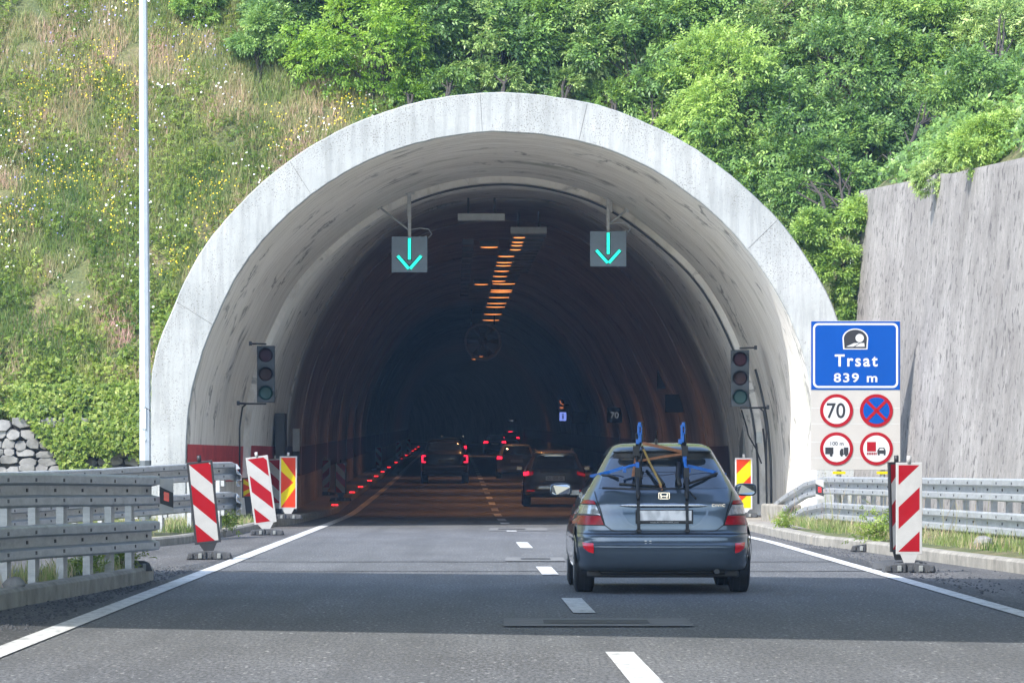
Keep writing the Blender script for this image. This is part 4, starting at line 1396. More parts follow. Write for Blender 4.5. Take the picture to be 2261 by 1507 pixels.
# jet fan
d = 199
fz = zr(d) + 5.95
fan = thing("jet_fan", "round jet fan under the tunnel ceiling with one rim catching orange light", "fan", (P(1066, 0, d).x, d, fz))
m = MB()
rows = [[(rr * math.cos(2 * math.pi * k / 32), y, rr * math.sin(2 * math.pi * k / 32)) for k in range(32)] for y, rr in ((0, .70), (-.06, .77), (0, .82), (2.5, .82))]
m.grid(rows, 0, True, True); m.build("casing", M['galv'], fan)
m = MB()
rows = [[(rr * math.cos(2 * math.pi * k / 20), y, rr * math.sin(2 * math.pi * k / 20)) for k in range(20)] for y, rr in ((.05, .02), (.15, .16), (.6, .2))]
m.grid(rows, 0, True, True); m.build("hub", M['lamp_grey'], fan)
for k in range(6):
    m = MB(); a = k * math.pi / 3
    m.grid([[(r_ * math.cos(a + w_), .3 + w_ * .4, r_ * math.sin(a + w_)) for w_ in (-.18, .18)] for r_ in (.18, .45, .72)], 0, True)
    m.build("blade", M['lamp_grey'], fan, solid=.01)
m = MB(); m.box((-.5, 1, 1.1), (.06, .06, .7)); m.box((.5, 1, 1.1), (.06, .06, .7)); m.build("hanger", M['dark_metal'], fan)

# red lights on the kerb
for py in (1118, 1103, 1089, 1077, 1063, 1053, 1043, 1033, 1022, 1014, 1006, 1002, 996, 992, 987, 981):
    d = 22500 / (py - 931)
    o_ = thing("kerb_light", "small glowing red light set on the left tunnel kerb", "kerb light", (kml(d) - .10, d, zr(d) + .16), 0, "red lights along the left tunnel kerb")
    m = MB(); m.box((0, .03, .03), (.19, .10, .06)); m.build("lamp_case", M['black'], o_, bevel=.008)
    m = MB()
    for sx in (-.045, .045): m.box((sx, -.026, .034), (.078, .012, .040))
    m.build("red_led", M['red_lamp'], o_)

# wall signs inside
def vms(label, px, py, pw, ph, d, mat='sign_back', cat="sign"):
    K = d / F; c = P(px, py, d)
    t = thing("wall_sign", label, cat, c, 0)
    m = MB(); m.box((0, .06, 0), (pw * K, .12, ph * K)); m.build("cabinet", M[mat], t, bevel=.01)
    m = MB(); m.box((0.15, .15, 0), (.5, .05, .06)); m.build("bracket", M['dark_metal'], t)
    return t, K
t, K = vms("dark speed display reading 70 on the right tunnel wall", 1357, 916, 34, 34, 175)
text("speed_figure", "70", 0, 0, 14 * K, M['dim_white'], t, -.006, .01, 18 * K)
t, K = vms("small lit blue sign with a white figure on the right tunnel wall", 1243, 919, 15, 19, 240, 'info_blue')
m = MB(); m.box((0, -.006, -.03), (.07, .008, .20)); m.box((0, -.006, .12), (.07, .008, .06)); m.build("figure", M['ink'], t)
t, K = vms("faint orange lit telephone symbol high on the right tunnel wall", 1240, 893, 12, 24, 240)
m = MB(); m.tube([(-.08, -.01, .22), (-.06, -.01, .10), (.04, -.01, .02), (.10, -.01, .0)], .03, 6); m.box((0, -.01, -.16), (.18, .01, .10)); m.build("phone_symbol", M['dim_orange'], t)
vms("dark unlit panel beside the blue sign on the right tunnel wall", 1281, 921, 34, 26, 215)
t, K = vms("wide dark unlit display box on the right tunnel wall nearest the mouth", 1497, 890, 56, 40, 128)
t2, K = vms("dark narrow signal head high on the right tunnel wall", 1461, 831, 20, 54, 134)
t, K = vms("tiny pale lit sign far down the tunnel", 1130, 928, 18, 6, 380, 'sign_back')
m = MB(); m.box((0, -.01, 0), (.22, .01, .12)); m.build("lit_face", M['dim_white'], t)
mk = thing("marker_post", "slim white and black marker post at the left lining edge", "marker post", (P(645, 0, 111).x + .1, 111, .15))
m = MB(); m.box((0, 0, 1.75), (.17, .04, .55)); m.build("white_plate", M['dirty_white'], mk)
m = MB(); m.box((0, 0, 1.2), (.17, .04, .54)); m.build("black_plate", M['ink'], mk)
m = MB(); m.tube([(0, .05, 0), (0, .05, 2.0)], .03, 6); m.build("post", M['galv'], mk)
#@@PART4
# ================================================================== VEHICLES
def ipl(tab, z, k):                   # smooth interpolation of column k of a level table
    return smooth_tab([(t[0], t[k]) for t in tab], z)

class Body:
    """car body as stacked plan outlines: levels = (z, half width, rear y, front y)"""
    def __init__(self, levels, n=6.5):
        self.lv = levels; self.n = n
        self.z0, self.z1 = levels[0][0], levels[-1][0]
    def w(self, z): return ipl(self.lv, z, 1)
    def yr(self, z): return ipl(self.lv, z, 2)
    def yf(self, z): return ipl(self.lv, z, 3)
    def rear(self, x, z):
        w, a, b = self.w(z), self.yr(z), self.yf(z)
        t = min(.9995, abs(x) / w)
        return (a + b) / 2 - (b - a) / 2 * (1 - t ** self.n) ** (1 / self.n)
    def side(self, y, z):
        w, a, b = self.w(z), self.yr(z), self.yf(z)
        t = min(.9995, abs((y - (a + b) / 2) / ((b - a) / 2)))
        return w * (1 - t ** self.n) ** (1 / self.n)
    def shell(self, m, nz=64, nu=120):
        rows = []
        for i in range(nz + 1):
            t = i / nz
            z = self.z0 + (self.z1 - self.z0) * t
            w, a, b = self.w(z), self.yr(z), self.yf(z)
            row = []
            for k in range(nu):
                th = 2 * math.pi * k / nu
                c, s = math.cos(th), math.sin(th)
                e = 2 / self.n
                row.append((w * math.copysign(abs(c) ** e, c), (a + b) / 2 + (b - a) / 2 * math.copysign(abs(s) ** e, s), z))
            rows.append(row)
        m.grid(rows, 0, True, True)
        m.poly(rows[-1], 0, True); m.poly(rows[0][::-1], 1)
    def patch(self, m, poly, off, mi=0, nx=16, nz=14, ystep=.12):
        """fill an x-monotone polygon (x, z) and wrap it on the rear face"""
        zs = [p[1] for p in poly]; za, zb = min(zs), max(zs)
        rows = []
        for i in range(nz + 1):
            z = za + (zb - za) * min(.9999, max(.0001, i / nz))
            xs = []
            for (p, q) in zip(poly, poly[1:] + poly[:1]):
                if (p[1] - z) * (q[1] - z) <= 0 and p[1] != q[1]:
                    xs.append(p[0] + (q[0] - p[0]) * (z - p[1]) / (q[1] - p[1]))
            if len(xs) < 2: continue
            x0, x1 = min(xs), max(xs)
            rows.append([(x, self.rear(x, z) - off, z) for x in [x0 + (x1 - x0) * k / nx for k in range(nx + 1)]])
        # push sideways a little where the face turns away
        rows = [[(x * (1 + .004 * (abs(x) / self.w(z)) ** 8), y, z) for x, y, z in r_] for r_ in rows]
        m.grid(rows, mi, True)
    def strip(self, m, pts, wid, off, mi=0):
        out = []
        P_ = []
        for (a, b) in zip(pts, pts[1:]):
            n = max(1, int(math.hypot(b[0] - a[0], b[1] - a[1]) / .03))
            P_ += [(a[0] + (b[0] - a[0]) * k / n, a[1] + (b[1] - a[1]) * k / n) for k in range(n)]
        P_.append(pts[-1])
        for i, (x, z) in enumerate(P_):
            a = P_[max(0, i - 1)]; b = P_[min(len(P_) - 1, i + 1)]
            L = math.hypot(b[0] - a[0], b[1] - a[1]); nx, nz_ = -(b[1] - a[1]) / L, (b[0] - a[0]) / L
            r_ = []
            for s in (-.5, .5):
                xx, zz = x + nx * wid * s, z + nz_ * wid * s
                r_.append((xx, self.rear(xx, zz) - off, zz))
            out.append(r_)
        m.grid(out, mi, True)
    def sidepatch(self, m, poly, sgn, off, mi=0, nx=16, nz=8):
        zs = [p[1] for p in poly]; za, zb = min(zs), max(zs)
        rows = []
        for i in range(nz + 1):
            z = za + (zb - za) * min(.9999, max(.0001, i / nz))
            ys = []
            for (p, q) in zip(poly, poly[1:] + poly[:1]):
                if (p[1] - z) * (q[1] - z) <= 0 and p[1] != q[1]:
                    ys.append(p[0] + (q[0] - p[0]) * (z - p[1]) / (q[1] - p[1]))
            if len(ys) < 2: continue
            y0, y1 = min(ys), max(ys)
            rows.append([(sgn * (self.side(y, z) + off), y, z) for y in [y0 + (y1 - y0) * k / nx for k in range(nx + 1)]])
        m.grid(rows, mi, True)

def wheel(parent, x, y, r, w, sgn):
    m = MB()
    prof = [(-w / 2, r * .62), (-w / 2 - .005, r * .80), (-w / 2 + .012, r * .97), (-w / 2 + .04, r), (w / 2 - .04, r), (w / 2 - .012, r * .97), (w / 2 + .005, r * .80), (w / 2, r * .62)]
    seg = 36
    rows = [[(x + px, y + pr * math.cos(2 * math.pi * k / seg), r + pr * math.sin(2 * math.pi * k / seg)) for k in range(seg)] for px, pr in prof]
    m.grid(rows, 0, True, True)
    for q in (-.35, 0, .35):
        m.grid([[(x + q * w + e, y + (r + .001) * math.cos(2 * math.pi * k / seg), r + (r + .001) * math.sin(2 * math.pi * k / seg)) for k in range(seg)] for e in (-.006, .006)], 1, False, True)
    t = m.build("wheel", [M['tyre'], M['ink']], parent)
    m = MB()
    xf = x + sgn * w / 2 * .9
    for k in range(6):
        a = 2 * math.pi * k / 6
        m.box((xf, y + r * .33 * math.cos(a), r + r * .33 * math.sin(a)), (.03, r * .56, r * .17), 0, Matrix.Rotation(a, 3, 'X'))
    m.grid([[(xf + e, y + rr * math.cos(2 * math.pi * k / seg), r + rr * math.sin(2 * math.pi * k / seg)) for k in range(seg)] for e, rr in ((.01 * sgn, r * .64), (.012 * sgn, r * .56), (-.03 * sgn, r * .55))], 0, True, True)
    m.build("rim", M['rim'], t)
    return t

def mirror_x(poly): return [(-x, z) for x, z in poly]

def car(label, cat, loc, rotz, levels, paint, n=6.5, win=None, sidewin=None, lamps=(), lampmat='lens_red', wheels=(), plate=None, group=None, name="car", extras=None, shelf=None):
    o = thing(name, label, cat, loc, rotz, group)
    B = Body(levels, n)
    m = MB(); B.shell(m); m.build("body", [M[paint], M['black']], o)
    if win:
        m = MB(); B.patch(m, win, .006, 0, 24, 18); m.build("rear_window", M['glass'], o)
    if sidewin:
        for sgn in (-1, 1):
            for p in sidewin:
                m = MB(); B.sidepatch(m, p, sgn, .006); m.build("side_window", M['glass'], o)
    for p in lamps:
        for q in (p, mirror_x(p)):
            m = MB(); B.patch(m, q, .012); m.build("tail_light", M[lampmat], o)
    for (x, y, r, w) in wheels:
        for sgn in (-1, 1):
            ma = MB()
            seg = 28
            ma.grid([[(sgn * (B.side(y, max(B.z0 + .01, r + rr * math.sin(math.pi * k / seg))) + .004), y + rr * math.cos(math.pi * k / seg), max(B.z0 + .01, r + rr * math.sin(math.pi * k / seg))) for k in range(seg + 1)] for rr in (r * .9, r + .06)], 0, True)
            ma.build("wheel_arch", M['black'], o)
            wheel(o, sgn * (x), y, r, w, sgn)
    return o, B

# ---- the slate blue hatchback in front
LV = [(.205, .800, .30, 3.75), (.235, .826, .115, 3.98), (.30, .838, .050, 4.06), (.394, .848, .018, 4.10), (.435, .850, .012, 4.11), (.460, .850, .000, 4.11), (.472, .850, .002, 4.11), (.492, .849, .038, 4.10), (.545, .848, .044, 4.08), (.575, .847, .050, 4.06), (.592, .845, .115, 4.04),
      (.684, .834, .125, 3.98), (.75, .818, .132, 3.88), (.823, .802, .145, 3.70), (.88, .785, .150, 3.52), (.924, .766, .175, 3.36), (.99, .730, .215, 3.16), (1.063, .688, .285, 2.98), (1.24, .588, .470, 2.62), (1.34, .532, .560, 2.40), (1.375, .512, .560, 2.32), (1.405, .495, .585, 2.25), (1.44, .464, .78, 2.15), (1.465, .425, 1.00, 2.05), (1.482, .34, 1.25, 1.92), (1.487, .20, 1.40, 1.80)]
CAR_LOC = (P(1468, 0, 44.3).x, 44.3, 0)
WINP = [(-.615, 1.028), (.615, 1.028), (.555, 1.20), (.475, 1.345), (.44, 1.372), (0, 1.392), (-.44, 1.372), (-.475, 1.345), (-.555, 1.20)]
SIDEW = [[(.72, 1.02), (1.55, 1.00), (1.55, 1.36), (1.05, 1.36)], [(1.62, 1.00), (2.85, .99), (2.35, 1.34), (1.62, 1.36)]]
civ, B = car("slate blue hatchback driving toward the tunnel with a bicycle rack on its tailgate", "car", CAR_LOC, .0127, LV, 'paint_blue', 6.5, WINP, SIDEW, (), 'lens_red',
             ((.745, .80, .300, .185), (.745, 3.32, .300, .185)))
# black band painting in the shade under the roof spoiler
m = MB(); B.patch(m, [(-.50, 1.325), (.50, 1.325), (.475, 1.36), (.44, 1.40), (0, 1.412), (-.44, 1.40), (-.475, 1.36)], .010, 0, 24, 6); m.build("spoiler_shade", M['black'], civ)
m = MB()
rows = []
for k in range(25):
    x = -.47 + .94 * k / 24; s = 1 - (abs(x) / .50) ** 3
    zz = 1.405 + .012 * s
    rows.append([(x, B.rear(x, 1.43) + .02, 1.437 + .010 * s), (x, B.rear(x, 1.405) - .10, zz), (x, B.rear(x, 1.39) - .09, zz - .022), (x, B.rear(x, 1.39) + .02, 1.385)])
m.grid(rows, 0, True); m.build("roof_spoiler", M['paint_blue'], civ)
def cz(zx, zy): return ((zx - 940) / 792, (1412 - zy) / 792)
TL_top = [cz(*p) for p in ((345, 685), (415, 690), (428, 722), (327, 718))]
TL_mid = [cz(*p) for p in ((326, 720), (428, 724), (462, 806), (285, 802))]
TL_bot = [cz(*p) for p in ((285, 804), (462, 808), (486, 880), (268, 880))]
for sgn in (1, -1):
    f_ = (lambda q: q) if sgn == 1 else mirror_x
    m = MB(); B.patch(m, f_([cz(*p) for p in ((340, 680), (420, 684), (494, 886), (258, 886))]), .008); lt = m.build("tail_light", M['black'], civ)
    m = MB(); B.patch(m, f_(TL_top), .016); m.build("upper_lens", M['lens_red'], lt)
    m = MB(); B.patch(m, f_(TL_mid), .014); m.build("clear_lens", M['lens_clear'], lt)
    m = MB(); B.patch(m, f_(TL_bot), .016); m.build("lower_lens", M['lens_red'], lt)
    m = MB(); B.patch(m, f_([cz(*p) for p in ((328, 1015), (408, 1018), (410, 1100), (375, 1092), (335, 1060))]), .010); m.build("bumper_reflector", M['lens_bright'], civ)
    m = MB()
    B.strip(m, [((sgn * -.80), .43), (sgn * -.76, .385), (sgn * -.66, .36), (sgn * -.48, .345)], .012, .012); m.build("bumper_trim", M['chrome'] if 0 else M['paint_blue'], civ)
# tailgate shut lines and bumper seam
m = MB(); B.strip(m, [(-.655, 1.0), (-.64, .93), (-.60, .80), (-.565, .67), (-.50, .62), (-.40, .602), (.40, .602), (.50, .62), (.565, .67), (.60, .80), (.64, .93), (.655, 1.0)], .010, .004); m.build("tailgate_seam", M['ink'], civ)
m = MB(); B.strip(m, [(-.84, .588), (-.5, .588), (.5, .588), (.84, .588)], .012, .004); m.build("bumper_seam", M['ink'], civ)
# painted shade of the plate recess, chrome bar, plate, badges
m = MB()
for pts in ([(-.42, .84), (-.40, .76), (-.345, .69), (-.28, .655), (-.20, .64), (.20, .64), (.28, .655), (.345, .69), (.40, .76), (.42, .84)],):
    B.strip(m, pts, .020, .010)
m.build("recess_lip", M['paint_blue'], civ)
m = MB(); B.patch(m, [(-.40, .835), (.40, .835), (.385, .77), (.33, .69), (.27, .662), (-.27, .662), (-.33, .69), (-.385, .77)], .003); m.build("plate_recess_shade", mat_paint("recess_shade_paint", (0.050, 0.085, 0.125)), civ)  # flush patch, the recess's shade put into its darker colour
m = MB()
rows = []
for k in range(25):
    x = -.425 + .85 * k / 24; e = .023 * (1 - (abs(x) / .43) ** 6)
    rows.append([(x, B.rear(x, .86) - .002, .86 - e), (x, B.rear(x, .86) - .03, .86 - e * .6), (x, B.rear(x, .86) - .034, .86 + e * .5), (x, B.rear(x, .86) - .004, .86 + e)])
m.grid(rows, 0, True); m.build("chrome_bar", M['chrome'], civ)
y_ = B.rear(0, .75)
m = MB(); m.box((0, y_ - .022, .752), (.545, .022, .136)); fr_ = m.build("licence_plate", M['ink'], civ, bevel=.004)
m = MB(); m.box((0, y_ - .035, .763), (.515, .006, .098)); m.build("plate_face", M['plate'], fr_)
text("frame_lettering", "www.AUTO-KUFER.com", 0, .697, .014, M['white_sign'], fr_, y_ - .0335, .01, .27)
y_ = B.rear(0, .955)
m = MB()
for sx in (-1, 1):
    m.prism([(sx * .040, .975), (sx * .026, .975), (sx * .020, .935), (sx * .030, .935)], y_ - .030, y_ - .012)
m.box((0, y_ - .021, .953), (.048, .018, .010))
for sx in (-1, 1): m.box((sx * .050, y_ - .018, .955), (.008, .014, .055))
m.box((0, y_ - .018, .985), (.105, .014, .008)); m.box((0, y_ - .018, .927), (.085, .014, .008))
m.build("emblem", M['chrome'], civ)
t_ = text("model_lettering", "CIVIC", .515, .862, .026, M['chrome'], civ, B.rear(.515, .862) - .014, .012, .125, 1.3)
# underside, exhaust, bumper lower edge
m = MB()
m.box((0, .60, .215), (1.20, .55, .07)); m.box((0, 2.0, .20), (1.45, 3.2, .10)); m.tube([(-.5, .62, .19), (.5, .62, .19)], .05, 8)
m.build("underbody", M['black'], civ, bevel=.02)
m = MB(); m.tube([(.50, .13, .215), (.48, .5, .21)], .026, 12); m.build("exhaust_pipe", M['dark_metal'], civ)
m = MB(); m.box((-.18, -.001 + B.rear(-.18, .505), .515), (.02, .006, .008)); m.box((-.135, B.rear(-.14, .505) - .001, .515), (.02, .006, .008)); m.box((-.18, B.rear(-.18, .49) - .001, .492), (.02, .006, .008)); m.box((-.135, B.rear(-.14, .49) - .001, .492), (.02, .006, .008))
m.build("parking_sensor", M['rim'], civ)
m = MB(); m.prism([(-.026, 1.468), (-.018, 1.50), (-.030, 1.52), (-.042, 1.52), (-.050, 1.50), (-.044, 1.468)], 1.05, 1.16); m.tube([(-.034, 1.10, 1.50), (-.034, 1.02, 1.60)], .006, 5)
m.build("aerial", M['black'], civ)
for sgn in (-1, 1):
    m = MB()
    rows = []
    for (yy, sc) in ((2.70, .35), (2.66, .85), (2.60, 1.0), (2.545, 1.0), (2.535, .9)):
        rows.append([(sgn * .925 + .108 * sc * math.copysign(abs(math.cos(a)) ** .6, math.cos(a)), yy, 1.005 + .066 * sc * math.copysign(abs(math.sin(a)) ** .6, math.sin(a))) for a in [2 * math.pi * k / 24 for k in range(24)]])
    m.grid(rows, 0, True, True); m.poly(rows[0]);
    m.box((sgn * .80, 2.62, .975), (.12, .06, .05))
    wm = m.build("wing_mirror", M['paint_blue'], civ)
    m = MB(); m.poly([(sgn * .925 + .094 * math.copysign(abs(math.cos(a)) ** .6, math.cos(a)), 2.54 + .012 * math.cos(a) * sgn, 1.005 + .054 * math.copysign(abs(math.sin(a)) ** .6, math.sin(a))) for a in [2 * math.pi * k / 24 for k in range(24)]])
    m.build("mirror_glass", M['mirror'], wm)
# rear wiper and high brake light
m = MB()
def on(x, z, off=.02): return (x, B.rear(x, z) - off, z)
m.tube([on(.02, 1.045), on(-.20, 1.06), on(-.42, 1.075)], .010, 6); m.tube([on(0, 1.03), on(0, 1.045)], .022, 8)
m.build("rear_wiper", M['black'], civ)
for sgn in (-1, 1):
    m = MB(); B.sidepatch(m, [(1.0, .86), (1.18, .86), (1.18, .885), (1.0, .885)], sgn, .018, 0, 4, 2); m.build("door_handle", M['paint_blue'], civ)
    m = MB(); B.sidepatch(m, [(.9, .50), (3.0, .50), (3.0, .53), (.9, .53)], sgn, .016, 0, 12, 2); m.build("side_moulding", M['paint_blue'], civ)

# ---- the bicycle rack strapped to the tailgate
civ.scale = (1.035, 1, 1)
rk = thing("bicycle_rack", "folded black bicycle rack with blue clamps and brown straps on the hatchback's tailgate", "bicycle rack", (CAR_LOC[0], CAR_LOC[1], 0), .0127)
rk.scale = (1.035, 1, 1)
def rz_(zx, zy, off=.05):
    x, z = cz(zx, zy); return Vector((x, B.rear(x, min(z, 1.38)) - off - (max(0, z - 1.38) * .10), z))
for nm, pts in (("frame_arm", [(765, 150), (768, 245), (738, 330), (745, 430), (742, 610), (745, 680)]), ("frame_arm", [(1093, 150), (1088, 250), (1106, 330), (1112, 430), (1112, 610), (1110, 680)])):
    m = MB(); m.tube([rz_(*p, .10) for p in pts], .017, 8)
    m.tube([rz_(pts[1][0] + (-28 if pts[0][0] < 900 else 24), 170, .14), rz_(pts[1][0] + (-22 if pts[0][0] < 900 else 20), 300, .12)], .014, 6)
    m.box(rz_(pts[2][0], pts[2][1] - 25, .12), (.06, .07, .10)); m.box(rz_(pts[3][0], pts[3][1] + 70, .10), (.05, .06, .16))
    m.build(nm, M['black'], rk)
m = MB()
m.tube([rz_(780, 270, .16), rz_(795, 300, .14), rz_(770, 400, .12), rz_(775, 520, .1)], .013, 6)
m.tube([rz_(1060, 400, .12), rz_(1045, 500, .10), rz_(1060, 580, .09)], .022, 6); m.tube([rz_(820, 390, .10), rz_(880, 480, .09), rz_(940, 570, .08)], .016, 6)
m.tube([rz_(480, 595, .06), rz_(720, 603, .07), rz_(950, 600, .07), rz_(1130, 598, .07)], .012, 6)
m.tube([rz_(1130, 620, .05), rz_(1180, 680, .04)], .010, 6)
m.build("cross_bar", M['black'], rk)
for (a, b) in (((764, 85), (766, 240)), ((1095, 85), (1085, 240))):
    m = MB()
    t0, t1 = rz_(*a, .13), rz_(*b, .13)
    m.box(t0.lerp(t1, .10), (.030, .05, .05)); m.box(t0.lerp(t1, .36) + Vector((-.012, 0, 0)), (.022, .05, .10)); m.box(t0.lerp(t1, .36) + Vector((.016, .0, 0)), (.012, .05, .09))
    m.box(t0.lerp(t1, .74), (.034, .05, .10)); m.box(t0.lerp(t1, .95) + Vector((-.02, 0, 0)), (.035, .06, .05))
    m.build("blue_clamp", M['blue_plastic'], rk, bevel=.010)
    m = MB(); m.box(t0.lerp(t1, .45) + Vector((.026, .0, 0)), (.016, .05, .19)); m.build("clamp_ratchet", M['black'], rk, bevel=.004)
for pts in ([(745, 415), (690, 425), (640, 440)], [(1105, 370), (1108, 430), (1125, 440)]):
    m = MB(); m.tube([rz_(*p, .13) for p in pts], [.020, .015, .013], 8); m.box(rz_(*pts[0], .13), (.036, .05, .055)); m.box(rz_(pts[-1][0] + 8, pts[-1][1] + 15, .12), (.03, .04, .05))
    m.build("blue_clamp", M['blue_plastic'], rk, bevel=.006)
def strap(pts, w, mat, name="strap", off=.06):
    m = MB()
    P_ = [rz_(*p, off) if len(p) == 2 else rz_(*p) for p in pts]
    rows = []
    for i, p in enumerate(P_):
        t = (P_[min(i + 1, len(P_) - 1)] - P_[max(0, i - 1)]).normalized()
        nr = Vector((-t.z, 0, t.x)).normalized() * w / 2
        rows.append([p + nr, p - nr])
    m.grid(rows, 0, False); m.build(name, M[mat], rk, solid=.004)
strap([(640, 435, .10), (540, 468, .05), (470, 488, .03), (405, 503, .012)], .030, 'blue_plastic')
strap([(1120, 420, .10), (1230, 445, .05), (1330, 470, .03), (1432, 492, .012)], .030, 'blue_plastic')
strap([(785, 246, .16), (950, 280, .16), (1112, 318, .14)], .030, 'strap_brown')
strap([(1112, 325, .14), (930, 352, .14), (755, 385, .12)], .024, 'strap_brown')
strap([(736, 362, .13), (722, 430, .13), (708, 505, .12)], .026, 'strap_brown')
strap([(785, 275, .15), (840, 400, .12), (900, 530, .10), (920, 575, .09)], .020, 'strap_ochre')
strap([(908, 560, .085), (925, 612, .07)], .020, 'strap_brown')
for zx in (745, 1110):
    strap([(zx - 2, 600, .05), (zx, 700, .05), (zx, 800, .055), (zx + 2, 870, .05), (zx + 3, 942, .03)], .028, 'black', "lower_strap")
    m = MB(); m.box(rz_(zx, 640, .07), (.045, .03, .05)); m.box(rz_(zx + 3, 925, .035), (.05, .02, .03)); m.build("buckle", M['black'], rk, bevel=.005)
m = MB()
m.tube([rz_(600, 520, .03), rz_(545, 497, .03), rz_(480, 492, .03)], .010, 6); m.build("side_strap", M['black'], rk); m = MB(); m.tube([rz_(1130, 560, .05), rz_(1240, 520, .04), rz_(1350, 482, .03)], .014, 6)
m.build("side_strap", M['black'], rk)

# ---- cars inside the tunnel
def place(px, d): return (P(px, 0, d).x, d, zr(d) + .008)
SUV = [(.26, .82, .30, 4.2), (.34, .885, .06, 4.35), (.50, .905, .0, 4.42), (.62, .905, .01, 4.42), (.68, .90, .06, 4.40), (.85, .885, .10, 4.2), (1.0, .86, .13, 3.7), (1.08, .83, .17, 3.4), (1.25, .74, .33, 3.0), (1.42, .655, .50, 2.6), (1.50, .62, .50, 2.45), (1.56, .57, .62, 2.3), (1.60, .48, .85, 2.1), (1.615, .33, 1.2, 1.9)]
ARCH = lambda y2, r, x: ((x, .85, r, .21), (x, y2, r, .21))
sv, SB = car("bronze grey crossover inside the tunnel just ahead left of the blue hatchback", "car", place(1226, 128), .0127, SUV, 'paint_grey', 6, [(-.66, 1.07), (.66, 1.07), (.60, 1.30), (.53, 1.44), (0, 1.47), (-.53, 1.44), (-.60, 1.30)], [[(.75, 1.07), (1.6, 1.05), (1.6, 1.42), (1.1, 1.42)], [(1.68, 1.05), (3.1, 1.03), (2.55, 1.42), (1.68, 1.42)]],
             ([(-.87, .93), (-.70, .98), (-.62, 1.0), (-.62, .90), (-.86, .84)],), 'tail_dim', ARCH(3.5, .34, .79))
m = MB(); SB.patch(m, [(-.88, .98), (-.74, 1.0), (-.74, .90), (-.88, .87)], .02); m.build("brake_light", M['tail_lit'], sv)
for sgn in (-1, 1):
    m = MB(); SB.patch(m, [(sgn * .80, .43), (sgn * .58, .43), (sgn * .58, .47), (sgn * .80, .47)], .012); m.build("bumper_reflector", M['tail_dim'], sv)  # reflector with a faint glow added, not a lamp
m = MB(); m.box((0, SB.rear(0, .80) - .02, .80), (.54, .02, .13)); pl_ = m.build("licence_plate", M['plate_white'], sv)
text("plate_lettering", "ZG 3205-GL", 0, .80, .075, M['ink'], pl_, SB.rear(0, .80) - .033, .012, .46)
m = MB(); SB.strip(m, [(-.42, .96), (.42, .96)], .018, .02); m.build("chrome_bar", M['chrome'], sv)
m = MB(); SB.strip(m, [(-.5, .345), (.5, .345)], .10, .01); m.build("bumper_insert", M['black'], sv)
for sx in (-1, 1):
    m = MB(); m.tube([(sx * .54, .8, 1.60), (sx * .54, 1.0, 1.645), (sx * .52, 2.2, 1.64), (sx * .5, 2.4, 1.59)], .016, 6); m.build("roof_rail", M['chrome'], sv)
    m = MB(); m.box((sx * .98, 2.85, 1.08), (.20, .08, .14)); m.build("wing_mirror", M['paint_grey'], sv, bevel=.03)

WAG = [(.22, .76, .30, 4.1), (.28, .84, .06, 4.3), (.45, .865, .0, 4.38), (.56, .86, .02, 4.38), (.62, .855, .08, 4.35), (.80, .84, .11, 4.1), (.95, .82, .14, 3.6), (1.02, .79, .18, 3.3), (1.20, .69, .34, 2.85), (1.34, .62, .48, 2.6), (1.40, .58, .48, 2.45), (1.44, .52, .68, 2.3), (1.465, .40, .9, 2.1), (1.47, .28, 1.2, 1.9)]
wg, WB = car("silver estate car with lit tail lamps deeper in the tunnel's right lane", "car", place(1141, 192), .0127, WAG, 'paint_silver', 6, [(-.60, 1.0), (.60, 1.0), (.55, 1.22), (.49, 1.34), (0, 1.37), (-.49, 1.34), (-.55, 1.22)], [[(.7, 1.0), (1.6, .98), (1.6, 1.34), (1.0, 1.34)], [(1.68, .98), (3.0, .96), (2.5, 1.34), (1.68, 1.34)]],
             ([(-.83, .78), (-.60, .82), (-.60, .94), (-.80, .98)],), 'tail_dim', ARCH(3.4, .31, .75))
m = MB(); WB.patch(m, [(-.84, .80), (-.62, .82), (-.62, .93), (-.82, .95)], .02); m.build("brake_light", M['tail_lit'], wg)
m = MB(); m.box((0, WB.rear(0, .74) - .02, .74), (.53, .02, .12)); m.build("licence_plate", M['plate_white'], wg)
m = MB(); WB.strip(m, [(-.45, .84), (.45, .84)], .02, .02); m.build("chrome_bar", M['chrome'], wg)
m = MB(); WB.strip(m, [(-.6, .30), (.6, .30)], .10, .01); m.build("bumper_insert", M['black'], wg)

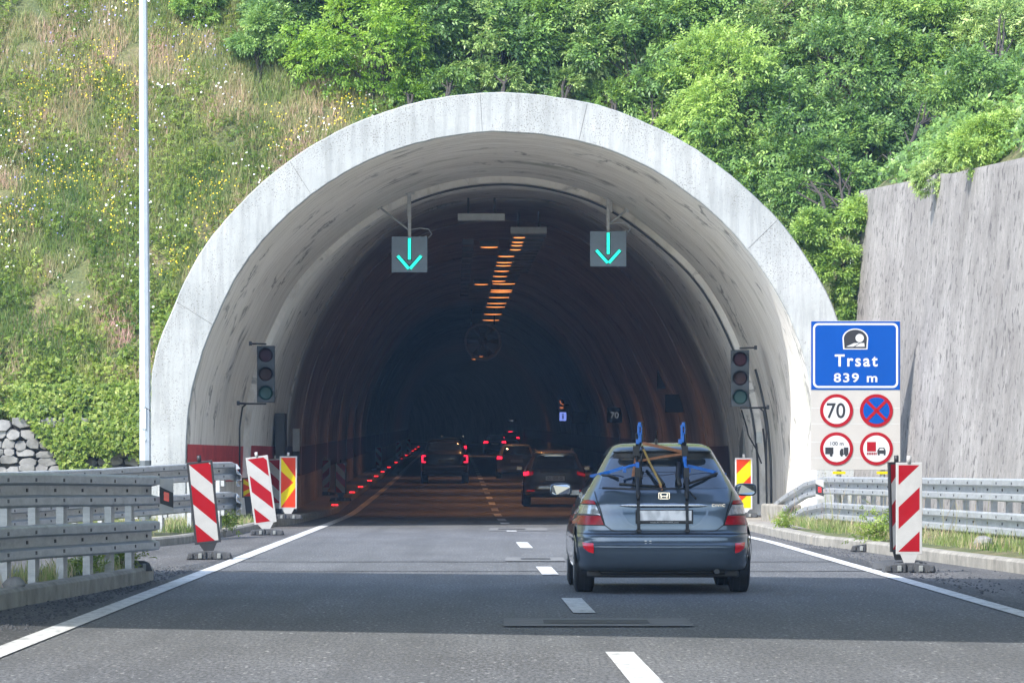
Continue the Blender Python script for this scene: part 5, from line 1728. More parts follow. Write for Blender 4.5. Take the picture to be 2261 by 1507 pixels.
PICK = [(.42, .86, .25, 5.0), (.50, .93, .05, 5.2), (.62, .94, .0, 5.25), (.72, .935, .05, 5.25), (.90, .93, .06, 5.1), (1.10, .92, .07, 4.7), (1.145, .91, .09, 4.5), (1.16, .88, 1.45, 3.9), (1.30, .80, 1.55, 3.5), (1.50, .72, 1.72, 3.2), (1.66, .64, 1.86, 3.0), (1.72, .52, 2.05, 2.8), (1.745, .36, 2.3, 2.6)]
pk, PB = car("black pickup truck with bracket shaped red tail lamps in the left lane", "pickup truck", place(982, 176), .0127, PICK, 'paint_black', 7, [(-.64, 1.30), (.64, 1.30), (.58, 1.60), (-.58, 1.60)], [[(1.9, 1.24), (3.3, 1.2), (2.9, 1.6), (2.05, 1.6)]], (), 'tail_dim', ((.80, 1.2, .40, .26), (.80, 4.3, .40, .26)), name="pickup_truck")
for sgn in (-1, 1):
    m = MB()
    for pts in ([(sgn * .90, 1.10), (sgn * .74, 1.10), (sgn * .74, 1.05), (sgn * .90, 1.05)], [(sgn * .90, 1.05), (sgn * .84, 1.05), (sgn * .84, .86), (sgn * .90, .86)], [(sgn * .90, .86), (sgn * .74, .86), (sgn * .74, .81), (sgn * .90, .81)]):
        PB.patch(m, pts, .03)
    m.build("tail_light", M['tail_lit'], pk)
    m = MB(); PB.strip(m, [(sgn * .85, .58), (sgn * .60, .58)], .03, .02); m.build("bumper_reflector", M['tail_dim'], pk)  # faint glow added to a mere reflector
m = MB(); m.box((0, -.03, .88), (.53, .03, .12)); m.build("licence_plate", M['lamp_grey'], pk)
m = MB(); m.box((0, -.06, .58), (1.7, .14, .18)); m.build("rear_bumper", M['dark_metal'], pk, bevel=.03)
m = MB(); m.box((0, -.0, 1.0), (.30, .04, .06)); m.build("tailgate_handle", M['black'], pk, bevel=.01)
m = MB(); m.box((0, 2.2, .45), (1.5, 4.4, .2)); m.build("chassis", M['black'], pk)

hb, HB = car("gold lit silver car partly hidden behind the black pickup truck", "car", place(999, 264), .0127, [(a * 1.05, b, c, d_) for a, b, c, d_ in WAG], 'paint_silver', 6, [(-.60, 1.06), (.60, 1.06), (.55, 1.28), (.49, 1.40), (0, 1.42), (-.49, 1.40), (-.55, 1.28)], [[(.7, 1.06), (3.0, 1.02), (2.5, 1.4), (1.0, 1.4)]],
             ([(-.84, .82), (-.62, .86), (-.62, .98), (-.82, 1.02)],), 'tail_lit', ARCH(3.4, .32, .75))
m = MB(); m.box((0, HB.rear(0, .78) - .02, .78), (.53, .02, .12)); m.build("licence_plate", M['plate_white'], hb)
m = MB(); m.box((-.62, 1.6, 1.56), (.05, 1.2, .05)); m.box((.62, 1.6, 1.56), (.05, 1.2, .05)); m.build("roof_rail", M['chrome'], hb)
fb, FB = car("far dark car with two glowing red tail lamps deep in the right lane", "car", place(1093, 340), .0127, WAG, 'paint_black', 6, [(-.60, 1.0), (.60, 1.0), (.49, 1.34), (-.49, 1.34)], None, ([(-.86, .78), (-.50, .82), (-.50, .94), (-.82, .98)],), 'tail_lit', ARCH(3.4, .31, .75))
m = MB(); m.box((0, FB.rear(0, .74) - .02, .74), (.53, .02, .12)); m.build("licence_plate", M['lamp_grey'], fb)
fc, FCB = car("farthest dark car whose high brake lamp glows ahead of the silver estate", "car", place(1127, 420), .0127, SUV, 'paint_black', 6, [(-.60, 1.07), (.60, 1.07), (.5, 1.44), (-.5, 1.44)], None, ([(-.86, .84), (-.55, .88), (-.55, 1.0), (-.85, 1.0)],), 'tail_lit', ARCH(3.5, .34, .79))
m = MB(); FCB.patch(m, [(-.2, 1.46), (.2, 1.46), (.2, 1.53), (-.2, 1.53)], .02); m.build("brake_light", M['tail_lit'], fc)
#@@PART5
# ================================================================== PLANTS
def basis(dirs, ups):
    d = dirs / (np.linalg.norm(dirs, axis=1, keepdims=True) + 1e-9)
    s = np.cross(d, ups); s /= (np.linalg.norm(s, axis=1, keepdims=True) + 1e-9)
    n = np.cross(s, d)
    return d, s, n

def leaflet(t, side, L, W, ang, fold=.25):
    """one leaflet as a folded diamond starting at t on the rachis"""
    ca, sa = math.cos(ang), math.sin(ang) * side
    ax = np.array([ca, sa, -.10]); lat = np.array([-sa, ca, 0.0])
    b = np.array([t, 0, 0])
    return [b, b + ax * L * .45 + lat * W / 2 + np.array([0, 0, fold * W]), b + ax * L + np.array([0, 0, -.08 * L]), b + ax * L * .45 - lat * W / 2 + np.array([0, 0, fold * W])]

def spray_template(n_pairs, R, L, W, ang=1.05, droop=.25):
    V = []
    for k in range(n_pairs):
        t = R * (.25 + .75 * k / n_pairs)
        for s in (-1, 1): V += leaflet(t, s, L * (1 - .12 * k / n_pairs), W, ang)
    V += leaflet(R, 1, L, W, 0.0)
    V = np.array(V)
    V[:, 2] -= droop * (V[:, 0] ** 2) / max(R, .01)
    return V

def scatter(tmpl, pos, dirs, ups, scale):
    d, s, n = basis(dirs, ups)
    T = tmpl[None, :, :] * scale[:, None, None]
    V = pos[:, None, :] + T[:, :, 0:1] * d[:, None, :] + T[:, :, 1:2] * s[:, None, :] + T[:, :, 2:3] * n[:, None, :]
    N, k = V.shape[0], V.shape[1]
    V = V.reshape(-1, 3)
    Fq = np.arange(N * k, dtype=np.int32).reshape(-1, 4)
    return V, Fq

ASH = spray_template(2, .15, .088, .044)
SMALL = spray_template(2, .11, .062, .034, 1.0)
BROAD = spray_template(2, .12, .095, .066, .9, .1)

def surf_d(px, py):
    d = 78.0
    while d < 135:
        q = P(px, py, d)
        if (q.x > lerp_tab(WALLX, d) + .3 or d > 96.8) and hillz(q.x, d) >= q.z and not (inside(q.x, q.z, shr) and d < 100): return d
        d += .1
    return d

def tree(name, label, cat, cpx, cpy, d, rpx, rpy, mat, tmpl, clumps, per, base=None, group="trees and bushes above the tunnel", stems=3, scale=1.0, tint=(.5, .22), rdep=None, lift=.0, extra_c=None, fd=None):
    """crown centred on a pixel of the photograph at its true depth d, rooted in the slope"""
    d = surf_d(cpx, cpy) ; K = d / F
    d = d - (rpx + rpy) * K * .5 * .45 - lift
    if fd: d = fd; K = d / F
    c = P(cpx, cpy, d); K = d / F
    per = int(per * 1.7)
    rx, rz = rpx * K, rpy * K; ry = rdep or (rx + rz) * .45
    if base is None:
        bz = c.z - rz * 1.05
        bx = c.x + RNG.uniform(-.25, .25) * rx
        bd = min(d + ry, hill_d(bx, bz)) if bz > 2.2 else d + .3
        base = Vector((bx, bd, hillz(bx, bd) - .05 if bz > 2.2 else bz))
    base = Vector(base)
    o = thing(name, label, cat, base, 0, group)
    # clumps over the crown, biased to its outer shell and to the light
    cl = []
    while len(cl) < clumps:
        v = RNG.normal(size=3); v /= np.linalg.norm(v)
        r_ = RNG.uniform(.35, 1.0) ** .55
        p = v * r_
        if p[1] > .65: continue
        q = np.array([c.x + p[0] * rx * RNG.uniform(.85, 1.12), c.y + p[1] * ry, c.z + p[2] * rz * RNG.uniform(.85, 1.12)])
        if extra_c is not None and not extra_c(q): continue
        cl.append(q)
    cl = np.array(cl)
    cen = np.array([c.x, c.y, c.z - rz * .2])
    pos, dirs, tin, sc = [], [], [], []
    for q in cl:
        cr = RNG.uniform(.16, .34) * (rx + rz) * .5 * (1.0 if clumps > 20 else 1.25)
        ct = RNG.normal(0, .10)
        n = int(per * RNG.uniform(.7, 1.3))
        u = RNG.normal(size=(n, 3)); u /= np.linalg.norm(u, axis=1, keepdims=True)
        rr = RNG.uniform(.15, 1, size=(n, 1)) ** .6
        pp = q + u * rr * cr * np.array([1.15, 1.0, .75])
        out = (q - cen); out /= np.linalg.norm(out) + 1e-6
        dd = u * .8 + out * .55 + np.array([0, -.12, .12]) + RNG.normal(0, .35, size=(n, 3))
        pos.append(pp); dirs.append(dd)
        tin.append(np.clip(RNG.normal(tint[0] + ct, tint[1], n), 0, 1))
        sc.append(RNG.uniform(.65, 1.2, n) * scale)
    pos = np.concatenate(pos); dirs = np.concatenate(dirs); tin = np.concatenate(tin); sc = np.concatenate(sc)
    ups = np.tile(np.array([-.25, -.45, 1.0]), (len(pos), 1)) + RNG.normal(0, .45, size=(len(pos), 3))
    V, Fq = scatter(tmpl, pos, dirs, ups, sc)
    V -= np.array(base)
    np_mesh("crown", V, Fq, mat, np.repeat(tin, tmpl.shape[0]), o)
    # trunk with limbs
    m = MB()
    top = Vector((c.x, c.y + ry * .15, c.z + rz * .45)) - base
    H = max(.4, top.length)
    for s in range(stems):
        off = Vector((RNG.uniform(-.12, .12) * rx, RNG.uniform(-.05, .05), 0))
        tgt = top + Vector((RNG.uniform(-.55, .55) * rx, RNG.uniform(-.3, .1) * ry, RNG.uniform(-.25, .1) * rz))
        mid = off.lerp(tgt, .5) + Vector((RNG.uniform(-.1, .1) * rx, 0, .06 * H))
        r0 = .018 * H ** .5 + .018
        m.tube([off, off.lerp(mid, .5) + Vector((RNG.uniform(-.05, .05), 0, 0)), mid, mid.lerp(tgt, .6), tgt], [r0, r0 * .85, r0 * .65, r0 * .4, r0 * .15], 6, 0, True, False)
        for _ in range(5):
            q = Vector(cl[RNG.integers(len(cl))]) - base
            st = off.lerp(mid, RNG.uniform(.5, 1)) if RNG.random() < .5 else mid.lerp(tgt, RNG.uniform(0, .7))
            m.tube([st, st.lerp(q, .5) + Vector((0, 0, .05 * H)), q], [r0 * .42, r0 * .28, r0 * .09], 5, 0, True, False)
    m.build("trunk", M['bark'], o)
    return o

# --- the slope behind the portal, from left to right
tree("ash_tree", "bright yellow green young ash leaning over the left shoulder of the portal", "tree", 812, 112, 103.2, 158, 140, LEAF_BRIGHT, ASH, 60, 46, (P(835, 262, 103).x, 103.6, P(835, 262, 103).z), stems=4, tint=(.55, .22))
tree("bush", "dark feathery bush left of the bright yellow green ash", "bush", 598, 92, 107.2, 92, 88, LEAF_DARK, SMALL, 40, 60, tint=(.5, .2), stems=2)
tree("bush", "dark shrub behind the feathery bush at the top edge left of the ash", "bush", 640, 12, 109, 95, 80, LEAF_DARK, SMALL, 36, 55, stems=3, tint=(.3, .2))
tree("bush", "small green thicket in the grass at the top edge left of the dark bushes", "bush", 455, 22, 108, 70, 45, LEAF_ASH, SMALL, 22, 40, stems=2)
tree("ash_tree", "green ash with showing dark twigs above the portal crown, right of the bright ash", "tree", 1035, 85, 105, 130, 118, LEAF_COOL, ASH, 42, 42, stems=4, tint=(.52, .24))
tree("ash_tree", "thin twiggy ash whose bare stems fan out above the middle of the portal", "tree", 1195, 60, 106.6, 112, 105, LEAF_ASH, ASH, 30, 34, stems=6, tint=(.52, .24))
tree("ash_tree", "mid green leafy ash right of the twiggy one above the portal crown", "tree", 1320, 92, 104.6, 125, 115, LEAF_COOL, ASH, 44, 44, stems=3, tint=(.55, .24))
tree("ash_tree", "bluish green dense tree at the top edge between the crown and the big pale ash", "tree", 1462, 62, 106.6, 110, 128, LEAF_DARK, ASH, 44, 44, stems=3, tint=(.6, .24))
tree("ash_tree", "big pale yellow green ash over the right shoulder of the portal", "tree", 1612, 235, 103.0, 165, 178, LEAF_ASH, ASH, 74, 46, stems=4, tint=(.68, .22), base=(P(1640, 440, 102).x, 102.6, P(1640, 440, 102).z))
tree("ash_tree", "tall green ash at the top edge behind the big pale ash", "tree", 1775, 75, 107.2, 175, 150, LEAF_COOL, ASH, 64, 44, stems=3, tint=(.55, .24))
tree("ash_tree", "large ash with dark leaning stems above the retaining wall", "tree", 2010, 110, 104.5, 165, 165, LEAF_ASH, ASH, 70, 44, stems=4, tint=(.5, .24))
tree("ash_tree", "bright green tree at the top right corner above the wall", "tree", 2205, 165, 98, 115, 200, LEAF_COOL, ASH, 66, 46, stems=3, tint=(.68, .24), base=(P(2200, 370, 97).x + .4, 97.6, 8.6))
tree("bush", "dark green shrub in the shade below the big pale ash", "bush", 1745, 410, 101.6, 120, 110, LEAF_DARK, SMALL, 40, 58, stems=3, tint=(.45, .22))
tree("bush", "deep shaded shrub between the portal and the top of the wall", "bush", 1890, 345, 102.4, 115, 110, LEAF_DARK, ASH, 36, 40, stems=3, tint=(.3, .2))
tree("bush", "leafy green shrub just above the left end of the retaining wall", "bush", 2055, 292, 98.5, 105, 95, LEAF_DARK, SMALL, 40, 56, stems=3, tint=(.72, .22), base=(8.3, 98, 7.6))
tree("clematis", "pale flowering creeper hanging over the retaining wall's top edge", "climbing plant", 2072, 385, 85.4, 62, 42, LEAF_COOL, SMALL, 24, 44, base=(8.25, 85.6, 6.75), stems=2, tint=(.75, .2), scale=.75, rdep=.35, fd=84.6)
tree("clematis", "dense small leaved creeper along the wall top under the bright corner tree", "climbing plant", 2190, 318, 82, 100, 62, LEAF_ASH, SMALL, 34, 52, base=(9.1, 82, 6.9), stems=2, tint=(.70, .22), scale=.8, rdep=.5, fd=80.5)
for (px, py, rx_, ry_, lb, tn) in ((1800, 520, 60, 75, "upper green shrub squeezed between the portal ring and the wall", .5), (1858, 590, 55, 80, "yellowish shrub touching the wall's left edge above the blue sign", .68), (1880, 668, 42, 55, "low shrub just above the blue sign against the wall", .45), (1905, 480, 50, 50, "leafy twigs reaching over the left edge of the wall", .65)):
    tree("bush", lb, "bush", px, py, 97.6, rx_, ry_, LEAF_ASH, SMALL, 26, 44, stems=2, tint=(tn, .22), base=(P(px, py, 95).x, 95.6, max(1.2, zimg(py + ry_ * .8, 95))), rdep=.55, fd=94.3)
for (px, py, rx_, ry_, lb, mt) in ((985, 188, 60, 32, "low dark undergrowth bush behind the portal crown left of centre", LEAF_DARK), (1105, 178, 62, 34, "low pale bush growing on the crown of the portal", LEAF_COOL), (1240, 192, 62, 36, "low white tipped bush on the crown right of centre", LEAF_COOL), (1365, 218, 62, 42, "low green bush tucked behind the right side of the crown", LEAF_ASH), (905, 205, 50, 30, "sprig of bright leaves rising behind the crown beside the ash", LEAF_BRIGHT), (1440, 235, 50, 45, "small leafy bush beside the pale ash at the ring's edge", LEAF_ASH), (1690, 350, 60, 65, "green bush peeping over the right shoulder of the ring", LEAF_COOL)):
    tree("bush", lb, "bush", px, py, 102.2, rx_, ry_, mt, SMALL, 20, 42, stems=2, base=(P(px, py, 102).x, 102.6, zimg(py + ry_ * 1.1, 102.6)), rdep=.5)
for (px, py, rx_, ry_, lb, mt) in ((1500, 285, 55, 45, "small bush at the ring's edge under the big pale ash", LEAF_ASH), (1585, 345, 55, 48, "leafy bush hugging the ring right of the pale ash's foot", LEAF_COOL), (1665, 425, 52, 55, "bush hugging the ring below its right shoulder", LEAF_ASH), (1735, 500, 45, 60, "bush hugging the ring above the blue sign", LEAF_COOL), (1965, 372, 60, 50, "dark bush behind the left end of the wall top", LEAF_DARK), (2140, 345, 70, 45, "bush on the bank just behind the wall top's middle", LEAF_ASH), (2240, 300, 70, 70, "bush on the bank at the right edge behind the wall", LEAF_COOL), (2085, 200, 100, 90, "green tree on the bank left of the bright corner tree", LEAF_ASH), (1960, 250, 95, 80, "shaded green tree over the wall's left end", LEAF_COOL)):
    tree("bush", lb, "bush", px, py, 100, rx_, ry_, mt, SMALL, 26, 46, stems=2, tint=(.6, .22))
# --- trees further up the slope that close the gaps
for k, (px, py, d, rx_, ry_, lb) in enumerate(((745, -40, 111, 170, 120, "shaded tree at the top edge behind the bright ash"), (940, 40, 110, 150, 130, "dark tree filling the gap behind the bright ash and the twiggy one"), (1130, 110, 109.5, 130, 110, "shaded tree standing behind the twiggy ash"), (1270, 10, 111, 150, 120, "dark tree at the top edge behind the crown"), (1400, 150, 108.5, 130, 120, "dark tree behind the right half of the crown"), (1540, 40, 110.5, 150, 150, "dark tree at the top edge behind the big pale ash"), (1700, 300, 105.6, 170, 150, "shaded tree behind the right shoulder of the portal"), (1890, 180, 107.5, 170, 170, "deep green shaded tree above the gap between portal and wall"), (2120, 40, 108, 190, 150, "dark tree at the top edge above the wall"), (2180, 250, 102, 150, 130, "shaded tree just behind the top of the wall"), (1820, 440, 101, 130, 120, "shaded thicket in the gap beside the retaining wall"))):
    tree("ash_tree", lb, "tree", px, py, d, rx_, ry_, LEAF_DARK, ASH, 40, 40, stems=3, tint=(.35, .22), scale=1.15)

# --- meadow on the left slope
def slope_points(n, x0, x1, z0, z1, keep=None):
    x = RNG.uniform(x0, x1, n); z = RNG.uniform(z0, z1, n)
    out = []
    for a, b in zip(x, z):
        d = 97.0 + (b - 2.15) / 1.12
        for _ in range(3): d += (b - hillz(a, d)) / 1.12
        d = max(96.85, d)
        if inside(a, hillz(a, d), shr) and d < 105: continue
        if keep and not keep(a, b): continue
        out.append((a, d, hillz(a, d)))
    return np.array(out)
def patchn(x, z, s, o=0.0): return noise.noise(Vector((x * s, z * s, 17.3 + o)))
BL = np.array([[-.5, 0, 0], [.5, 0, 0], [.35, .10, .55], [-.35, .10, .55], [-.35, .10, .55], [.35, .10, .55], [.05, .38, 1.0], [-.05, .38, 1.0]])
def blades(pts, hmin, hmax, wid, tint_f, name, lab, mat, lean=.5):
    n = len(pts)
    az = RNG.uniform(0, 2 * math.pi, n)
    f = np.stack([np.cos(az), np.sin(az), np.zeros(n)], 1)
    s = np.stack([-np.sin(az), np.cos(az), np.zeros(n)], 1)
    h = RNG.uniform(hmin, hmax, n) * RNG.uniform(.6, 1.1, n)
    up = np.stack([RNG.normal(0, .22, n), RNG.normal(-.15, .22, n), np.ones(n)], 1)
    w = RNG.uniform(.6, 1.4, n) * wid
    V = pts[:, None, :] + BL[None, :, 0:1] * (w[:, None, None] * s[:, None, :]) + BL[None, :, 1:2] * ((h * lean)[:, None, None] * f[:, None, :] * RNG.uniform(.3, 1.6, n)[:, None, None]) + BL[None, :, 2:3] * (h[:, None, None] * up[:, None, :])
    Fq = np.arange(n * 8, dtype=np.int32).reshape(-1, 4)
    t = np.array([tint_f(p) for p in pts]) + RNG.normal(0, .11, n)
    ob = np_mesh(name, V.reshape(-1, 3), Fq, mat, np.repeat(np.clip(t, 0, 1), 8))
    return struct(ob, lab, "stuff", "grass")
pts = slope_points(100000, -12.7, -2.0, 2.2, 13.5, lambda x, z: patchn(x, z, 1.3, 200) > -.42)
def straw(p):
    v = .42 + .55 * patchn(p[0], p[2], .55) + .30 * patchn(p[0], p[2], 1.7, 5)
    # the dry bank in the upper middle of the meadow
    v += .34 * math.exp(-(((p[0] + 7.3) / 1.5) ** 2 + ((p[2] - 11.2) / .8) ** 2))
    return v
blades(pts, .08, .34, .020, straw, "grass", "long green and straw coloured meadow grass on the left slope", GRASS)
pts = slope_points(22000, -12.7, -2.0, 4.0, 13.5, lambda x, z: patchn(x, z, .8, 40) > -.18)
n = len(pts)
V, Fq = scatter(SMALL, pts + np.stack([np.zeros(n), np.zeros(n), RNG.uniform(.0, .30, n)], 1), RNG.normal(0, 1, (n, 3)) + np.array([0, -.2, .7]), np.tile([0, -.3, 1.0], (n, 1)) + RNG.normal(0, .4, (n, 3)), RNG.uniform(.5, 1.15, n))
tt = np.array([.42 + .5 * patchn(p[0], p[2], .9, 60) for p in pts]) + RNG.normal(0, .18, n)
struct(np_mesh("meadow_herbs", V, Fq, COVER, np.repeat(np.clip(tt, 0, 1), SMALL.shape[0])), "leafy herbs growing among the meadow grass", "stuff", "herbs")
# leafy cover low on the slope, spilling over the stone wall
def low(x, z):
    e = (4.7 - z) / 1.9 + .75 * patchn(x, z, .7, 3) + .55 * patchn(x, z, 2.2, 33) + (.55 if x > -7.7 else 0)
    return RNG.random() < e
pts = slope_points(46000, -12.7, -6.0, 2.15, 7.6, low)
n = len(pts)
bmp_ = np.array([.5 + .9 * patchn(p[0], p[2], 1.5, 8) + .5 * patchn(p[0], p[2], 4.0, 18) for p in pts]).clip(.08, 1.4)
hgt = RNG.uniform(.02, .50, n) * np.clip((pts[:, 2] - 2.0) / .9, .35, 1) * bmp_
V, Fq = scatter(BROAD, pts + np.stack([np.zeros(n), -hgt * .35, hgt], 1), RNG.normal(0, 1, (n, 3)) + np.array([0, -.5, .2]), np.tile([-.1, -.6, 1.0], (n, 1)) + RNG.normal(0, .45, (n, 3)), RNG.uniform(.22, .68, n))
tt = np.array([.42 + .55 * patchn(p[0], p[2], 1.2, 90) for p in pts]) + RNG.normal(0, .24, n)
struct(np_mesh("ground_cover", V, Fq, COVER, np.repeat(np.clip(tt, 0, 1), BROAD.shape[0])), "bright leafy creeper covering the foot of the left slope", "stuff", "ground cover")
# curtain of the same creeper hanging over the wall
q = []
while len(q) < 17000:
    x = RNG.uniform(-12.3, -6.9); z = RNG.uniform(.9, 3.0)
    edge = 2.32 - 1.75 * max(0, min(1, (x + 10.25) / 1.1)) + .25 * patchn(x, z, 1.8, 4)
    if z < edge: continue
    if patchn(x, z, 2.4, 14) < -.22 and z < 1.95 and x < -8.6: continue
    if RNG.random() < .5 - patchn(x, z, 1.5, 44): continue
    q.append((x, 96.52 - RNG.uniform(0, .32) - (.12 if z < 1.8 else 0) + max(0, z - 2.0) / 1.12, z))
pts = np.array(q); n = len(pts)
V, Fq = scatter(BROAD, pts, RNG.normal(0, .8, (n, 3)) + np.array([0, -.5, -.35]), np.tile([-.1, -1.0, .7], (n, 1)) + RNG.normal(0, .35, (n, 3)), RNG.uniform(.28, .72, n))
tt = RNG.normal(.45, .26, n)
tag(np_mesh("wall_creeper", V, Fq, COVER, np.repeat(np.clip(tt, 0, 1), BROAD.shape[0])), "bright green creeper hanging over the right part of the dry stone wall", "climbing plant")
# flowers
def flowers(name, lab, pts, rmin, rmax, mat, lift):
    n = len(pts)
    k = 6
    a = np.arange(k) * 2 * math.pi / k
    base = np.stack([np.cos(a), np.sin(a), np.zeros(k)], 1)
    nr = np.tile([-.1, -.7, .8], (n, 1)) + RNG.normal(0, .3, (n, 3))
    d, s, nn = basis(RNG.normal(0, 1, (n, 3)), nr)
    r_ = RNG.uniform(rmin, rmax, n)
    c = pts + np.stack([np.zeros(n), np.full(n, -.05), RNG.uniform(lift * .5, lift, n)], 1)
    V = c[:, None, :] + r_[:, None, None] * (base[None, :, 0:1] * d[:, None, :] + base[None, :, 1:2] * s[:, None, :])
    Fq = np.arange(n * k, dtype=np.int32).reshape(-1, k)
    return struct(np_mesh(name, V.reshape(-1, 3), Fq, mat), lab, "stuff", "flowers")
pts = slope_points(8000, -12.7, -3.0, 5.0, 13.5, lambda x, z: patchn(x, z, .7, 21) + .55 * patchn(x, z, 2.5, 31) > .26 + (.12 if x > -6.5 else 0))
flowers("yellow_flowers", "yellow wild flowers dotted over the left slope", pts, .009, .020, FLOWER_Y, .50)
pts = slope_points(2200, -12.7, -3.0, 3.6, 13.5, lambda x, z: patchn(x, z, .8, 51) + .5 * patchn(x, z, 2.0, 61) > .27)
flowers("white_flowers", "white umbel flowers dotted over the left slope", pts, .009, .030, FLOWER_W, .5)
pts = slope_points(900, -12.7, -6.5, 6.0, 12, lambda x, z: patchn(x, z, .8, 71) > .2)
flowers("mauve_flowers", "mauve chicory flowers dotted over the left slope", pts, .012, .022, FLOWER_B, .45)
# undergrowth right of the portal and dry twigs at its left shoulder
pts = slope_points(9000, -3.5, 14, 6.5, 13.5)
n = len(pts)
V, Fq = scatter(BROAD, pts + np.stack([np.zeros(n), np.zeros(n), RNG.uniform(0, .3, n)], 1), RNG.normal(0, 1, (n, 3)), np.tile([-.1, -.5, 1.0], (n, 1)) + RNG.normal(0, .4, (n, 3)), RNG.uniform(.7, 1.3, n))
q = []
while len(q) < 6000:
    d = RNG.uniform(72, 96); x = lerp_tab(WALLX, d) + .35 + abs(RNG.normal(0, 2.2))
    q.append((x, d, hillz(x, min(d, 95.1))))
pb = np.array(q); pts = np.concatenate([pts, pb]); n = len(pts)
V, Fq = scatter(BROAD, pts + np.stack([np.zeros(n), np.zeros(n), RNG.uniform(0, .3, n)], 1), RNG.normal(0, 1, (n, 3)), np.tile([-.1, -.5, 1.0], (n, 1)) + RNG.normal(0, .4, (n, 3)), RNG.uniform(.6, 1.1, n))
struct(np_mesh("undergrowth", V, Fq, LEAF_DARK, np.repeat(np.clip(RNG.normal(.4, .22, n), 0, 1), BROAD.shape[0])), "shaded undergrowth on the slope under the trees", "stuff", "undergrowth")

# --- grass tufts along the kerbs
q = []
for _ in range(2600):
    d = RNG.uniform(36, 48.6); x = lerp_tab(KL, d) - RNG.uniform(.2, .9)
    if patchn(x * 2, d, 1.2, 2) > -.05: q.append((x, d, .14))
for _ in range(9000):
    d = RNG.uniform(69.8, 91.5); x = kml(d) - .2 - RNG.uniform(0, 1) ** 1.5 * 4.5
    if patchn(x * 2, d, .5, 2) > -.25: q.append((x, d, .14))
for _ in range(11000):
    d = RNG.uniform(50, 88); x = kr(d) + .22 + RNG.uniform(0, 1) ** 1.2 * 2.4
    if d > 74: x = max(x, 5.0)
    if patchn(x * 2, d, .6, 7) > -.22: q.append((x, d, .20))
pts = np.array(q)
blades(pts, .05, .22, .012, lambda p: .40 + .45 * patchn(p[0], p[1], 1.1, 3), "verge_grass", "rough grass growing along the kerbs and under the guard rails", GRASS, .7)
q = []
for _ in range(150):
    d = RNG.uniform(62, 92); x = kr(min(d, 73)) + RNG.uniform(.6, 2.2); q.append((x, d, .2))
pts = np.array(q)
blades(pts, .5, 1.2, .009, lambda p: .60, "tall_grass", "tall dry grass stalks in front of the retaining wall", GRASS, .25)
# weeds
def weed(label, x, d, z, h, n):
    o = thing("weed", label, "weed", (x, d, z), 0, "weeds beside the kerbs")
    pos = RNG.normal(0, 1, (n, 3)) * np.array([h * .35, h * .3, h * .28]) + np.array([0, 0, h * .5])
    pos[:, 2] = np.abs(pos[:, 2])
    V, Fq = scatter(SMALL, pos, RNG.normal(0, 1, (n, 3)) + np.array([0, 0, .6]), np.tile([0, -.4, 1.0], (n, 1)) + RNG.normal(0, .4, (n, 3)), RNG.uniform(.5, .9, n))
    np_mesh("foliage", V, Fq, COVER, np.repeat(np.clip(RNG.normal(.45, .2, n), 0, 1), SMALL.shape[0]), o)
    m = MB(); m.tube([(0, 0, -.03), (.01, 0, h * .5), (.0, 0, h * .9)], .006, 5); m.build("stem", M['bark'], o)
weed("leafy weed at the end of the near left kerb", -4.15, 48.0, .14, .30, 160)
weed("leafy weed under the near left guard rail by its last posts", -4.35, 46.2, .14, .25, 120)
weed("leafy weed growing over the right kerb below the guard rail knee", kr(66) + .15, 66.0, .12, .42, 200)
weed("small weed at the foot of the right portal ring beside the kerb", 4.85, 80.5, .10, .30, 120)
weed("tuft of weed at the left kerb corner behind the black framed board", -5.05, 80, .12, .35, 160)
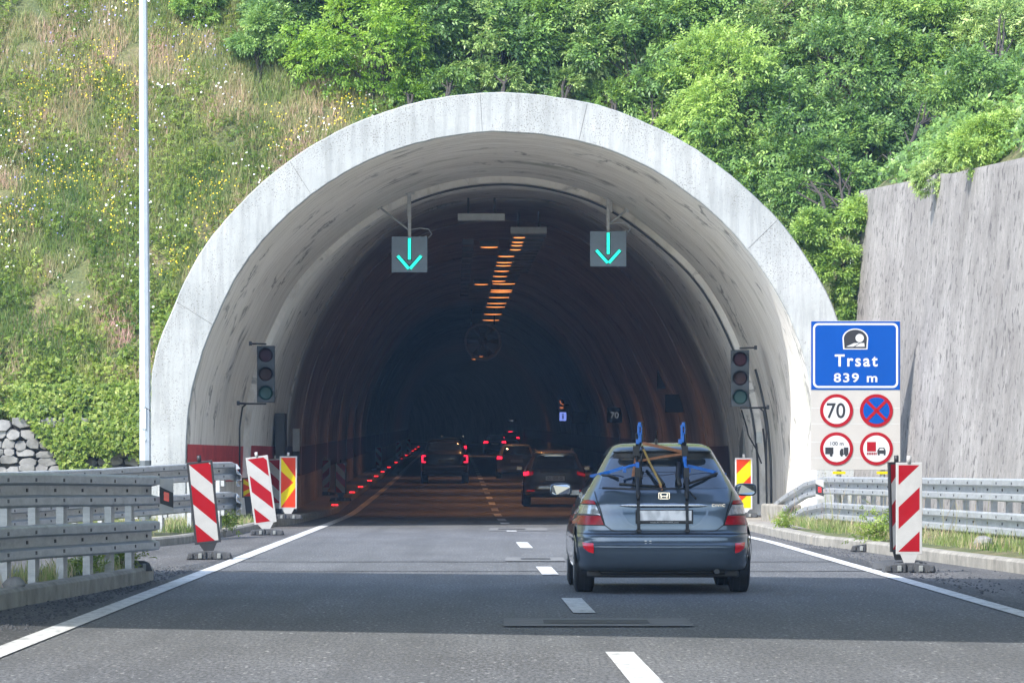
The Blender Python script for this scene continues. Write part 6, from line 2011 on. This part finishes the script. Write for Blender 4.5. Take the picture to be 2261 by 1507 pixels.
# stones and crumbs
def rock(label, x, d, z, s):
    m = MB()
    rows = []
    for i in range(7):
        ph = math.pi * i / 6
        rows.append([(s * math.sin(ph) * math.cos(a) * (1 + .25 * noise.noise(Vector((math.cos(a) * 2, i, x)))), s * .8 * math.sin(ph) * math.sin(a), s * .7 * math.cos(ph) * (1 + .2 * noise.noise(Vector((math.cos(a), i * .7, d))))) for a in [2 * math.pi * k / 10 for k in range(10)]])
    m.grid(rows, 0, False, True)
    o_ = m.build("rock", M['stone']); o_.location = (x, d, z + s * .4)
    tag(o_, label, "rock")
rock("pale brown rock lying under the near left guard rail", P(32, 0, 40.5).x, 40.5, .15, .10)
rock("grey stone on the grass behind the right kerb near the striped board", kr(58) + .5, 58, .22, .13)
q = []
for _ in range(1000):
    d = RNG.uniform(34, 56); x = xl(d) - .2 - abs(RNG.normal(0, .35))
    if d < 48 and x < lerp_tab(KL, d) + .05: continue
    q.append((x, d, .01))
for _ in range(700):
    d = RNG.uniform(44, 80); x = xr(d) + .25 + abs(RNG.normal(0, .4))
    if x < kr(d) - .05: q.append((x, d, .01))
pts = np.array(q); n = len(pts)
cube = np.array([[-1, -1, 0], [1, -1, 0], [.7, 1, 0], [-.8, .8, 0], [-.5, -.5, .9], [.4, -.6, 1.1], [.5, .5, .8], [-.4, .6, 1.0]])
fq = np.array([[0, 1, 5, 4], [1, 2, 6, 5], [2, 3, 7, 6], [3, 0, 4, 7], [4, 5, 6, 7]])
sz = RNG.uniform(.004, .014, n)
az = RNG.uniform(0, 6.28, n)
V = np.stack([cube[None, :, 0] * np.cos(az)[:, None] - cube[None, :, 1] * np.sin(az)[:, None], cube[None, :, 0] * np.sin(az)[:, None] + cube[None, :, 1] * np.cos(az)[:, None], np.tile(cube[None, :, 2], (n, 1))], 2) * sz[:, None, None] + pts[:, None, :]
Fq = (fq[None] + (np.arange(n) * 8)[:, None, None]).reshape(-1, 4)
struct(np_mesh("gravel", V.reshape(-1, 3), Fq, M['rubber']), "loose gravel scattered along the kerbs", "stuff", "gravel")

# ================================================================== AIR
hz_ = MB()
hz_.box((0, 330, 20), (190, 680, 62))
hm = bpy.data.materials.new("pale_air")
hm.use_nodes = True
hn = hm.node_tree; hn.nodes.clear()
ho = hn.nodes.new("ShaderNodeOutputMaterial"); pv = hn.nodes.new("ShaderNodeVolumePrincipled")
pv.inputs["Color"].default_value = (0.36, 0.62, 1.0, 1)
pv.inputs["Density"].default_value = 0.00033
hn.links.new(pv.outputs[0], ho.inputs["Volume"])
hz = hz_.build("haze", hm)
hz["kind"] = "stuff"
